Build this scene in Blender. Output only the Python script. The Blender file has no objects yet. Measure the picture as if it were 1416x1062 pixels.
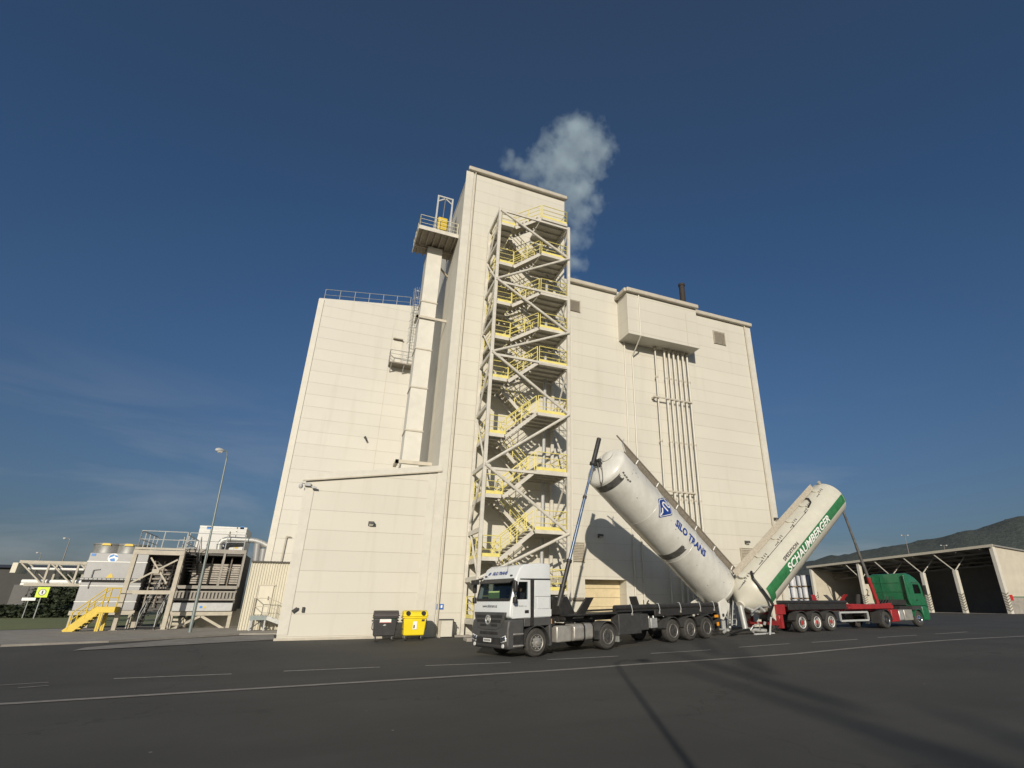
import bpy, bmesh, math, random
from math import sin, cos, tan, pi, radians, atan2, sqrt, hypot
from mathutils import Vector as V, Matrix
random.seed(7)
C = bpy.context.scene.collection
# ------------------------------------------------------------------ survey helpers (camera calibration of the photograph)
F0, CX, CY, EYE = 730.0, 786.0, 531.0, 1.9
PIT = math.atan(303.0/F0); AZ = radians(65.985)
FH = V((cos(AZ), sin(AZ), 0)); RT = V((sin(AZ), -cos(AZ), 0)); UP = V((0, 0, 1))
FW = FH*cos(PIT)+UP*sin(PIT); CU = UP*cos(PIT)-FH*sin(PIT); EP = V((0, 0, EYE))
def ray(x, y): return (FW*F0+RT*(x-CX)+CU*(CY-y)).normalized()
def onY(x, y, Y): d = ray(x, y); return EP+d*(Y/d.y)
def onX(x, y, X): d = ray(x, y); return EP+d*(X/d.x)
def onZ(x, y, Z): d = ray(x, y); return EP+d*((Z-EYE)/d.z)
def onD(x, y, D): d = ray(x, y); return EP+d*(D/d.dot(FH))
def sm(t): t = min(max(t, 0), 1); return t*t*(3-2*t)
def gz(X, Y):
    a = .4*sm((X-6)/22); b = .25*sm((Y-23)/7)
    return a+b*(1-a/.4)+.2*sm((X-30)/30)
def onG(x, y, dz=0):
    z = 0
    for i in range(80):
        p = onZ(x, y, z); z = .6*z+.4*(gz(p.x, p.y)+dz)
    return V((p.x, p.y, z))
# ------------------------------------------------------------------ mesh builder
class MB:
    def __init__(s): s.v = []; s.f = []
    def add(s, vs, fs):
        n = len(s.v); s.v += [V(p) for p in vs]; s.f += [tuple(i+n for i in f) for f in fs]; return s
    def box(s, x0, x1, y0, y1, z0, z1):
        return s.add([(x0,y0,z0),(x1,y0,z0),(x1,y1,z0),(x0,y1,z0),(x0,y0,z1),(x1,y0,z1),(x1,y1,z1),(x0,y1,z1)],
            [(0,3,2,1),(4,5,6,7),(0,1,5,4),(1,2,6,5),(2,3,7,6),(3,0,4,7)])
    def beam(s, p, q, w, h, up=None):
        p, q = V(p), V(q); d = (q-p).normalized(); u = V(up) if up else (V((0,0,1)) if abs(d.z) < .99 else V((0,1,0)))
        a = d.cross(u).normalized()*w/2; b = a.cross(d).normalized()*h/2
        vs = [p-a-b, p+a-b, p+a+b, p-a+b, q-a-b, q+a-b, q+a+b, q-a+b]
        return s.add(vs, [(0,3,2,1),(4,5,6,7),(0,1,5,4),(1,2,6,5),(2,3,7,6),(3,0,4,7)])
    def tube(s, p, q, r, n=8, r2=None):
        p, q = V(p), V(q); d = (q-p).normalized(); u = V((0,0,1)) if abs(d.z) < .9 else V((1,0,0))
        a = d.cross(u).normalized(); b = a.cross(d); r2 = r if r2 is None else r2
        vs = [p+(a*cos(2*pi*i/n)+b*sin(2*pi*i/n))*r for i in range(n)]+[q+(a*cos(2*pi*i/n)+b*sin(2*pi*i/n))*r2 for i in range(n)]
        return s.add(vs, [((i+1)%n, i, n+i, n+(i+1)%n) for i in range(n)]+[tuple(range(n)), tuple(range(2*n-1, n-1, -1))])
    def path(s, pts, r, n=6):
        for a, b in zip(pts[:-1], pts[1:]): s.tube(a, b, r, n)
        return s
    def prism(s, poly, f0, f1):   # poly of 2-D points; f0/f1 map a 2-D point to the two end faces
        n = len(poly); vs = [f0(*p) for p in poly]+[f1(*p) for p in poly]
        return s.add(vs, [tuple(range(n-1, -1, -1)), tuple(range(n, 2*n))]+[(i, (i+1)%n, n+(i+1)%n, n+i) for i in range(n)])
    def lathe(s, prof, o, ax, n=24, caps=True):   # prof: (distance along axis, radius)
        o, ax = V(o), V(ax).normalized(); u = V((0,0,1)) if abs(ax.z) < .9 else V((1,0,0))
        a = ax.cross(u).normalized(); b = ax.cross(a); vs = []; fs = []
        for t, r in prof: vs += [o+ax*t+(a*cos(2*pi*i/n)+b*sin(2*pi*i/n))*r for i in range(n)]
        for k in range(len(prof)-1):
            for i in range(n): fs.append((k*n+i, k*n+(i+1)%n, (k+1)*n+(i+1)%n, (k+1)*n+i))
        if caps: fs += [tuple(range(n-1, -1, -1)), tuple(range((len(prof)-1)*n, len(prof)*n))]
        return s.add(vs, fs)
    def quad(s, a, b, c, d): return s.add([a, b, c, d], [(0,1,2,3)])
    def xf(s, M): s.v = [M @ p for p in s.v]; return s
    def build(s, name, mt, parent=None, smooth=False, bevel=0, seg=2, inv=None, fix=True):
        me = bpy.data.meshes.new(name)
        vs = s.v if inv is None else [inv @ p for p in s.v]
        me.from_pydata([tuple(p) for p in vs], [], s.f)
        if fix:
            bm = bmesh.new(); bm.from_mesh(me); bmesh.ops.recalc_face_normals(bm, faces=bm.faces); bm.to_mesh(me); bm.free()
        me.materials.append(mt)
        o = bpy.data.objects.new(name, me); C.objects.link(o)
        if parent: o.parent = parent
        if smooth:
            for p in me.polygons: p.use_smooth = True
            me.set_sharp_from_angle(angle=radians(40))
        if bevel:
            m = o.modifiers.new('bevel', 'BEVEL'); m.width = bevel; m.segments = seg; m.limit_method = 'ANGLE'; m.angle_limit = radians(30)
            if smooth is False:
                for p in me.polygons: p.use_smooth = True
                me.set_sharp_from_angle(angle=radians(35))
        return o
def tag(o, label=None, cat=None, group=None, kind=None):
    for k, v in (('label', label), ('category', cat), ('group', group), ('kind', kind)):
        if v: o[k] = v
    return o
def empty(name, loc, label=None, cat=None, group=None, rot=(0,0,0)):
    o = bpy.data.objects.new(name, None); C.objects.link(o); o.location = loc; o.rotation_euler = rot
    o.empty_display_size = .3; tag(o, label, cat, group)
    o.matrix_basis = Matrix.LocRotScale(V(loc), __import__('mathutils').Euler(rot), None); return o
def inv_of(o): return o.matrix_basis.inverted()
def copy_tree(o, parent=None):
    c = o.copy(); C.objects.link(c); c.parent = parent
    for ch in list(o.children):
        copy_tree(ch, c)
    return c
def cutout(o, cutters):
    """boolean-subtract MBs (in o's mesh space) and bake the result"""
    tmp = []
    for mb in cutters:
        t = mb.build('cutter', o.data.materials[0]); tmp.append(t); t.parent = o.parent
        m = o.modifiers.new('cut', 'BOOLEAN'); m.operation = 'DIFFERENCE'; m.object = t; m.solver = 'EXACT'
    bpy.context.view_layer.update()
    me = bpy.data.meshes.new_from_object(o.evaluated_get(bpy.context.evaluated_depsgraph_get()))
    o.modifiers.clear(); o.data = me
    for t in tmp: bpy.data.objects.remove(t)
    return o
def text_mb(body, size, fn, bold=0.0, xs=1.0, shear=0.0, spacing=1.0, align='LEFT', thick=.006, cut=0):
    cu = bpy.data.curves.new('lettering', 'FONT'); cu.body = body; cu.size = size; cu.offset = bold; cu.shear = shear
    cu.space_character = spacing; cu.align_x = align; cu.resolution_u = 3
    o = bpy.data.objects.new('lettering_tmp', cu); C.objects.link(o); bpy.context.view_layer.update()
    me = bpy.data.meshes.new_from_object(o.evaluated_get(bpy.context.evaluated_depsgraph_get()))
    bpy.data.objects.remove(o)
    bm = bmesh.new(); bm.from_mesh(me)
    if cut:
        y = min(v.co.y for v in bm.verts)+cut; y1 = max(v.co.y for v in bm.verts)
        while y < y1:
            bmesh.ops.bisect_plane(bm, geom=bm.verts[:]+bm.edges[:]+bm.faces[:], plane_co=(0, y, 0), plane_no=(0, 1, 0)); y += cut
    bm.verts.index_update(); mb = MB()
    n = len(bm.verts)
    vs = [fn(v.co.x*xs, v.co.y, thick) for v in bm.verts]
    mb.add(vs, [tuple(v.index for v in f.verts) for f in bm.faces]); bm.free()
    return mb
# ------------------------------------------------------------------ materials
def newmat(name):
    m = bpy.data.materials.new(name); m.use_nodes = True; nt = m.node_tree
    return m, nt, nt.nodes['Principled BSDF']
def N(nt, t, **k):
    n = nt.nodes.new(t)
    for a, b in k.items(): setattr(n, a, b)
    return n
def L(nt, a, b): nt.links.new(a, b)
def mat(name, col, rough=.6, metal=0, var=.12, scale=3, bump=0, bscale=40, dirt=0, dirtcol=(.09,.075,.06), stretch=1, coat=0, emit=0):
    m, nt, p = newmat(name)
    p.inputs['Roughness'].default_value = rough; p.inputs['Metallic'].default_value = metal
    if coat: p.inputs['Coat Weight'].default_value = coat; p.inputs['Coat Roughness'].default_value = .08
    tc = N(nt, 'ShaderNodeTexCoord'); mp = N(nt, 'ShaderNodeMapping'); mp.inputs['Scale'].default_value = (1, 1, stretch)
    L(nt, tc.outputs['Object'], mp.inputs['Vector'])
    nz = N(nt, 'ShaderNodeTexNoise'); nz.inputs['Scale'].default_value = scale; nz.inputs['Detail'].default_value = 6; nz.inputs['Roughness'].default_value = .6
    L(nt, mp.outputs[0], nz.inputs['Vector'])
    mx = N(nt, 'ShaderNodeMix', data_type='RGBA')
    mx.inputs['A'].default_value = tuple(c*(1-var) for c in col)+(1,); mx.inputs['B'].default_value = tuple(min(1, c*(1+var)) for c in col)+(1,)
    rp = N(nt, 'ShaderNodeMapRange'); rp.inputs['From Min'].default_value = .3; rp.inputs['From Max'].default_value = .7
    L(nt, nz.outputs['Fac'], rp.inputs['Value']); L(nt, rp.outputs[0], mx.inputs['Factor']); out = mx.outputs['Result']
    if dirt:
        n2 = N(nt, 'ShaderNodeTexNoise'); n2.inputs['Scale'].default_value = scale*1.7; n2.inputs['Detail'].default_value = 8; n2.inputs['Roughness'].default_value = .7
        L(nt, mp.outputs[0], n2.inputs['Vector'])
        r2 = N(nt, 'ShaderNodeMapRange'); r2.inputs['From Min'].default_value = .34; r2.inputs['From Max'].default_value = .75; r2.inputs['To Max'].default_value = dirt
        L(nt, n2.outputs['Fac'], r2.inputs['Value'])
        m2 = N(nt, 'ShaderNodeMix', data_type='RGBA'); m2.inputs['B'].default_value = dirtcol+(1,)
        L(nt, r2.outputs[0], m2.inputs['Factor']); L(nt, out, m2.inputs['A']); out = m2.outputs['Result']
    L(nt, out, p.inputs['Base Color'])
    ra = N(nt, 'ShaderNodeMapRange'); ra.inputs['To Min'].default_value = max(.05, rough-.12); ra.inputs['To Max'].default_value = min(1, rough+.12)
    L(nt, nz.outputs['Fac'], ra.inputs['Value']); L(nt, ra.outputs[0], p.inputs['Roughness'])
    if bump:
        nb = N(nt, 'ShaderNodeTexNoise'); nb.inputs['Scale'].default_value = bscale; nb.inputs['Detail'].default_value = 4
        L(nt, tc.outputs['Object'], nb.inputs['Vector']); bp = N(nt, 'ShaderNodeBump'); bp.inputs['Strength'].default_value = bump; bp.inputs['Distance'].default_value = .02
        L(nt, nb.outputs['Fac'], bp.inputs['Height']); L(nt, bp.outputs[0], p.inputs['Normal'])
    return m
def panel_mat(name, col, pitch=1.0, z0=0.0, joint=.76):
    """cream sandwich panels: horizontal joints every `pitch` metres, each panel a hair lighter or darker, faint rain streaks"""
    m, nt, p = newmat(name); p.inputs['Roughness'].default_value = .55
    g = N(nt, 'ShaderNodeNewGeometry'); sx = N(nt, 'ShaderNodeSeparateXYZ'); L(nt, g.outputs['Position'], sx.inputs[0])
    a = N(nt, 'ShaderNodeMath', operation='ADD'); a.inputs[1].default_value = -z0+100*pitch; L(nt, sx.outputs['Z'], a.inputs[0])
    d = N(nt, 'ShaderNodeMath', operation='DIVIDE'); d.inputs[1].default_value = pitch; L(nt, a.outputs[0], d.inputs[0])
    fr = N(nt, 'ShaderNodeMath', operation='FRACT'); L(nt, d.outputs[0], fr.inputs[0])
    fl = N(nt, 'ShaderNodeMath', operation='FLOOR'); L(nt, d.outputs[0], fl.inputs[0])
    wn = N(nt, 'ShaderNodeTexWhiteNoise', noise_dimensions='1D'); L(nt, fl.outputs[0], wn.inputs['W'])
    lt = N(nt, 'ShaderNodeMath', operation='LESS_THAN'); lt.inputs[1].default_value = .018/pitch; L(nt, fr.outputs[0], lt.inputs[0])
    mp = N(nt, 'ShaderNodeMapping'); mp.inputs['Scale'].default_value = (1.1, 1.1, .09); L(nt, g.outputs['Position'], mp.inputs['Vector'])
    nz = N(nt, 'ShaderNodeTexNoise'); nz.inputs['Scale'].default_value = 1.2; nz.inputs['Detail'].default_value = 7; nz.inputs['Roughness'].default_value = .65; L(nt, mp.outputs[0], nz.inputs['Vector'])
    n2 = N(nt, 'ShaderNodeTexNoise'); n2.inputs['Scale'].default_value = .35; n2.inputs['Detail'].default_value = 5; L(nt, g.outputs['Position'], n2.inputs['Vector'])
    c1 = N(nt, 'ShaderNodeMix', data_type='RGBA'); c1.inputs['A'].default_value = tuple(c*.93 for c in col)+(1,); c1.inputs['B'].default_value = tuple(c*1.04 for c in col)+(1,)
    s1 = N(nt, 'ShaderNodeMath', operation='MULTIPLY_ADD'); s1.inputs[1].default_value = .35; L(nt, wn.outputs['Value'], s1.inputs[0]); L(nt, n2.outputs['Fac'], s1.inputs[2]); L(nt, s1.outputs[0], c1.inputs['Factor'])
    r2 = N(nt, 'ShaderNodeMapRange'); r2.inputs['From Min'].default_value = .52; r2.inputs['From Max'].default_value = .8; r2.inputs['To Max'].default_value = .3; L(nt, nz.outputs['Fac'], r2.inputs['Value'])
    c2 = N(nt, 'ShaderNodeMix', data_type='RGBA'); c2.inputs['B'].default_value = (col[0]*.66, col[1]*.62, col[2]*.55, 1); L(nt, r2.outputs[0], c2.inputs['Factor']); L(nt, c1.outputs['Result'], c2.inputs['A'])
    c3 = N(nt, 'ShaderNodeMix', data_type='RGBA'); c3.inputs['B'].default_value = (col[0]*joint, col[1]*joint*.95, col[2]*joint*.9, 1); L(nt, lt.outputs[0], c3.inputs['Factor']); L(nt, c2.outputs['Result'], c3.inputs['A'])
    L(nt, c3.outputs['Result'], p.inputs['Base Color'])
    bp = N(nt, 'ShaderNodeBump'); bp.inputs['Strength'].default_value = .5; bp.inputs['Distance'].default_value = .02
    iv = N(nt, 'ShaderNodeMath', operation='MULTIPLY_ADD'); iv.inputs[1].default_value = -1; L(nt, lt.outputs[0], iv.inputs[0]); L(nt, n2.outputs['Fac'], iv.inputs[2]); L(nt, iv.outputs[0], bp.inputs['Height']); L(nt, bp.outputs[0], p.inputs['Normal'])
    return m
def glass_mat(name, tint=(.42,.48,.48), refl=.2):
    m = bpy.data.materials.new(name); m.use_nodes = True; nt = m.node_tree; nt.nodes.clear()
    o = N(nt, 'ShaderNodeOutputMaterial'); t = N(nt, 'ShaderNodeBsdfTransparent'); t.inputs[0].default_value = tint+(1,)
    g = N(nt, 'ShaderNodeBsdfGlossy'); g.inputs['Roughness'].default_value = .04; lw = N(nt, 'ShaderNodeLayerWeight'); lw.inputs[0].default_value = .5; pw = N(nt, 'ShaderNodeMath', operation='POWER'); pw.inputs[1].default_value = 3.5; L(nt, lw.outputs['Facing'], pw.inputs[0]); f = N(nt, 'ShaderNodeMath', operation='MULTIPLY'); f.inputs[1].default_value = .7; L(nt, pw.outputs[0], f.inputs[0])
    nz = N(nt, 'ShaderNodeTexNoise'); nz.inputs['Scale'].default_value = 6; bp = N(nt, 'ShaderNodeBump'); bp.inputs['Strength'].default_value = .02; L(nt, nz.outputs[0], bp.inputs['Height']); L(nt, bp.outputs[0], g.inputs['Normal'])
    a = N(nt, 'ShaderNodeMath', operation='ADD'); a.inputs[1].default_value = refl*.3; L(nt, f.outputs[0], a.inputs[0])
    x = N(nt, 'ShaderNodeMixShader'); L(nt, a.outputs[0], x.inputs[0]); L(nt, t.outputs[0], x.inputs[1]); L(nt, g.outputs[0], x.inputs[2]); L(nt, x.outputs[0], o.inputs[0])
    return m
CREAM = (.565, .545, .478)
M = dict(
 wall=panel_mat('cream_panel', CREAM, 1.0, .4), wall2=panel_mat('cream_panel_back', (.535,.52,.47), 1.02, .1),
 trim=mat('cream_trim', (.5,.46,.38), .5, var=.06, dirt=.25, scale=1.5), trim_light=mat('pale_trim', (.585,.565,.5), .5, var=.05, dirt=.12, scale=1.5),
 steel=mat('cream_steel', (.6,.575,.51), .5, var=.07, dirt=.25, scale=2), deck=mat('steel_deck', (.3,.26,.2), .7, var=.25, scale=5),
 yellow=mat('yellow_paint', (.72,.63,.19), .5, var=.1, dirt=.15, scale=3), yellow2=mat('strong_yellow_paint', (.62,.45,.04), .45, var=.08, scale=3, dirt=.1),
 duct=mat('duct_cream', (.6,.585,.53), .45, var=.05, dirt=.12, scale=1), galv=mat('galvanised', (.42,.43,.42), .45, .4, var=.15, scale=6),
 vent=mat('louvre_grey', (.22,.2,.155), .6, var=.1), black=mat('black_steel', (.02,.02,.021), .5, var=.3, scale=4, dirt=.4, dirtcol=(.07,.062,.052)),
 dark=mat('dark_plastic', (.035,.036,.038), .6, var=.2, scale=4, dirt=.3, dirtcol=(.1,.09,.075)), grey=mat('grey_plastic', (.06,.061,.063), .55, var=.12, scale=4, dirt=.25, dirtcol=(.16,.145,.12)),
 white=mat('white_paint', (.66,.69,.7), .3, var=.03, scale=2, dirt=.1, dirtcol=(.45,.42,.37), coat=.4), tank=mat('silo_white', (.66,.66,.62), .32, var=.07, scale=1.2, dirt=.36, dirtcol=(.34,.3,.24), coat=.25, stretch=.5),
 tank2=mat('silo_cream', (.58,.565,.49), .35, var=.05, scale=1.0, dirt=.25, dirtcol=(.36,.32,.24), coat=.2), blue=mat('logo_blue', (.015,.05,.25), .4, var=.08), plain_white=mat('decal_white', (.78,.78,.76), .45, var=.04),
 green=mat('decal_green', (.022,.15,.05), .4, var=.22, scale=2.5, dirt=.3, dirtcol=(.13,.3,.15)), cabgreen=mat('cab_green', (.018,.135,.06), .28, var=.06, scale=2, coat=.6), red=mat('red_paint', (.3,.018,.022), .4, var=.15, scale=3, dirt=.25),
 tyre=mat('tyre_rubber', (.035,.034,.033), .85, var=.25, scale=6, dirt=.5, dirtcol=(.09,.08,.068)), rim=mat('rim_steel', (.44,.43,.4), .42, .5, var=.2, scale=8, dirt=.4), rimred=mat('hub_red', (.35,.04,.035), .5, var=.2),
 alu=mat('aluminium_tank', (.5,.48,.44), .4, .5, var=.12, scale=3, dirt=.4), chrome=mat('chrome_rod', (.75,.78,.82), .16, 1, var=.05), glass=glass_mat('cab_glass'), dglass=mat('dark_glass', (.01,.012,.014), .08, var=.1),
 lamp=mat('headlight_glass', (.85,.85,.82), .1, .3, var=.05), orange=mat('orange_lens', (.75,.3,.02), .3, var=.1), redlens=mat('red_lens', (.5,.02,.02), .3, var=.1),
 skin=mat('skin', (.45,.27,.19), .6, var=.05), cloth=mat('dark_cloth', (.07,.075,.1), .9, var=.2), hair=mat('hair', (.03,.02,.015), .8),
 grate=mat('grating_brown', (.2,.175,.14), .6, var=.25, scale=9), conc=mat('concrete', (.3,.28,.25), .85, var=.15, scale=1.5, bump=.3, bscale=20, dirt=.3), strip=mat('worn_concrete', (.24,.23,.215), .85, var=.2, scale=1.2, bump=.3, bscale=14, dirt=.5, stretch=1),
 hut=mat('cream_sheet', (.6,.57,.47), .5, var=.05, scale=1, dirt=.2, stretch=.2), cool=mat('grey_sheet', (.27,.275,.285), .45, .2, var=.07, scale=1.2, dirt=.15), coolw=mat('pale_sheet', (.52,.52,.51), .45, .1, var=.05, scale=1.2, dirt=.12), cdark=mat('dark_casing', (.06,.056,.05), .6, var=.2, scale=2),
 coil=mat('coil_bars', (.34,.31,.27), .6, var=.2, scale=5), sticker=mat('sticker_blue', (.03,.2,.55), .4), lime=mat('lime_sign', (.6,.8,.02), .5, var=.05), pgrey=mat('pale_grey_paint', (.42,.435,.44), .5, var=.08, dirt=.2),
 binblack=mat('bin_black', (.028,.028,.03), .5, var=.15, scale=3, dirt=.2), binlid=mat('bin_lid', (.055,.045,.045), .6, var=.2, scale=4), binyellow=mat('bin_yellow', (.8,.62,.01), .42, var=.05, scale=2, dirt=.1),
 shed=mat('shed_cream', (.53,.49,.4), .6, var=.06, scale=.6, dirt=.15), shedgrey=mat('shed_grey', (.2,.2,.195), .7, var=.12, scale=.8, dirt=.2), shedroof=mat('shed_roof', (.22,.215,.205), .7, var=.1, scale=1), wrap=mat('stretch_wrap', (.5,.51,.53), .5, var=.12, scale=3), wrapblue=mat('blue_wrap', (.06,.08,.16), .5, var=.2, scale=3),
 wood=mat('pallet_wood', (.3,.22,.13), .8, var=.2, scale=8), hall=mat('hall_dark', (.035,.034,.034), .7, var=.15, scale=.5), bark=mat('bark', (.09,.065,.045), .9, var=.3, scale=6, bump=.5), pole=mat('pole_green_grey', (.2,.235,.235), .5, .4, var=.12, scale=4),
 seat=mat('seat_cloth', (.05,.05,.055), .9), paper=mat('paper_green', (.35,.5,.2), .7, var=.1), worn=mat('worn_steel_band', (.12,.118,.112), .5, .3, var=.35, scale=4), hose=mat('black_hose', (.018,.018,.018), .5, var=.2),
 steel2=mat('vignetted_cream_steel', (.44,.405,.33), .55, var=.1, dirt=.35, scale=2), frame2=mat('brown_grey_frame', (.24,.225,.2), .5, .2, var=.15, scale=3, dirt=.3), signblue=mat('sign_blue', (.04,.13,.4), .4, var=.15),  # steel2: cream steel with lens vignetting darkened into its colour, plus some dirt
)
M['tread'] = mat('tread_steel', (.4,.37,.3), .65, var=.2, scale=5)
M['gratelight'] = mat('grating_light', (.4,.36,.29), .6, var=.2, scale=9)
def leaf_mat(name, a, b):
    m, nt, p = newmat(name); oi = N(nt, 'ShaderNodeNewGeometry'); nz = N(nt, 'ShaderNodeTexNoise'); nz.inputs['Scale'].default_value = .9; nz.inputs['Detail'].default_value = 4
    L(nt, oi.outputs['Position'], nz.inputs['Vector']); mx = N(nt, 'ShaderNodeMix', data_type='RGBA'); mx.inputs['A'].default_value = a+(1,); mx.inputs['B'].default_value = b+(1,)
    L(nt, nz.outputs['Fac'], mx.inputs['Factor']); L(nt, mx.outputs['Result'], p.inputs['Base Color']); p.inputs['Roughness'].default_value = .7
    return m
M['leaf'] = leaf_mat('foliage', (.022,.04,.014), (.06,.085,.028)); M['leafdark'] = leaf_mat('dark_foliage', (.016,.024,.012), (.04,.055,.024))
# ------------------------------------------------------------------ camera, light, world
cd = bpy.data.cameras.new('camera'); cam = bpy.data.objects.new('camera', cd); C.objects.link(cam)
cam.location = EP; cam.rotation_euler = (pi/2+PIT, 0, AZ-pi/2)
cd.sensor_width = 36; cd.sensor_fit = 'HORIZONTAL'; cd.lens = F0/1416*36; cd.shift_x = (708-CX)/1416; cd.clip_end = 20000; cd.clip_start = .1
sc = bpy.context.scene; sc.camera = cam
SUN = V((.45, 1, -.36)).normalized()
sd = bpy.data.lights.new('sun', 'SUN'); sd.energy = 4.2; sd.angle = radians(.5); sd.color = (1, .9, .745)
so = bpy.data.objects.new('sun', sd); C.objects.link(so); so.rotation_euler = SUN.to_track_quat('-Z', 'Y').to_euler(); so.location = (0, 0, 60)
w = bpy.data.worlds.new('World'); sc.world = w; w.use_nodes = True; nt = w.node_tree; bg = nt.nodes['Background']
sky = N(nt, 'ShaderNodeTexSky', sky_type='NISHITA'); sky.sun_disc = False; sky.sun_elevation = math.asin(-SUN.z)
sky.sun_rotation = atan2(-SUN.x, -SUN.y); sky.air_density = 1.0; sky.dust_density = 1.8; sky.ozone_density = 3.0
bg.inputs['Strength'].default_value = .055
tc = N(nt, 'ShaderNodeTexCoord'); mp = N(nt, 'ShaderNodeMapping'); mp.inputs['Scale'].default_value = (1.2, 1.2, 6.5); mp.inputs['Rotation'].default_value = (.1, .15, .5); L(nt, tc.outputs['Generated'], mp.inputs['Vector'])
nz = N(nt, 'ShaderNodeTexNoise'); nz.inputs['Scale'].default_value = 1.7; nz.inputs['Detail'].default_value = 7; nz.inputs['Roughness'].default_value = .55; nz.inputs['Distortion'].default_value = .5; L(nt, mp.outputs[0], nz.inputs['Vector'])
r = N(nt, 'ShaderNodeMapRange'); r.inputs['From Min'].default_value = .46; r.inputs['From Max'].default_value = .78; r.inputs['To Max'].default_value = .62; L(nt, nz.outputs['Fac'], r.inputs['Value'])
sp = N(nt, 'ShaderNodeSeparateXYZ'); L(nt, tc.outputs['Generated'], sp.inputs[0])
r2 = N(nt, 'ShaderNodeMapRange'); r2.inputs['From Min'].default_value = .34; r2.inputs['From Max'].default_value = .1; L(nt, sp.outputs['Z'], r2.inputs['Value'])
mu = N(nt, 'ShaderNodeMath', operation='MULTIPLY'); L(nt, r.outputs[0], mu.inputs[0]); L(nt, r2.outputs[0], mu.inputs[1])
mx = N(nt, 'ShaderNodeMix', data_type='RGBA'); mx.inputs['B'].default_value = (7, 7.4, 8, 1); L(nt, mu.outputs[0], mx.inputs['Factor']); tn = N(nt, 'ShaderNodeMix', data_type='RGBA', blend_type='MULTIPLY'); tn.inputs['Factor'].default_value = 1; sz = N(nt, 'ShaderNodeSeparateXYZ'); L(nt, tc.outputs['Generated'], sz.inputs[0]); cr = N(nt, 'ShaderNodeValToRGB'); L(nt, sz.outputs['Z'], cr.inputs[0]); e_ = cr.color_ramp.elements; e_[0].position = .08; e_[0].color = (.74, .8, .93, 1); e_[1].position = .92; e_[1].color = (1.2, 1.24, 1.27, 1); e2 = e_.new(.6); e2.color = (.8, 1.06, 1.27, 1); e3 = e_.new(.38); e3.color = (.8, 1.0, 1.2, 1); L(nt, cr.outputs[0], tn.inputs['B']); L(nt, sky.outputs[0], tn.inputs['A']); L(nt, tn.outputs['Result'], mx.inputs['A']); L(nt, mx.outputs['Result'], bg.inputs['Color'])
sc.view_settings.view_transform = 'Standard'; sc.view_settings.look = 'None'; sc.view_settings.exposure = 0; sc.view_settings.gamma = 1
sc.cycles.max_bounces = 6; sc.cycles.transparent_max_bounces = 12; sc.cycles.volume_bounces = 1
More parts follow.
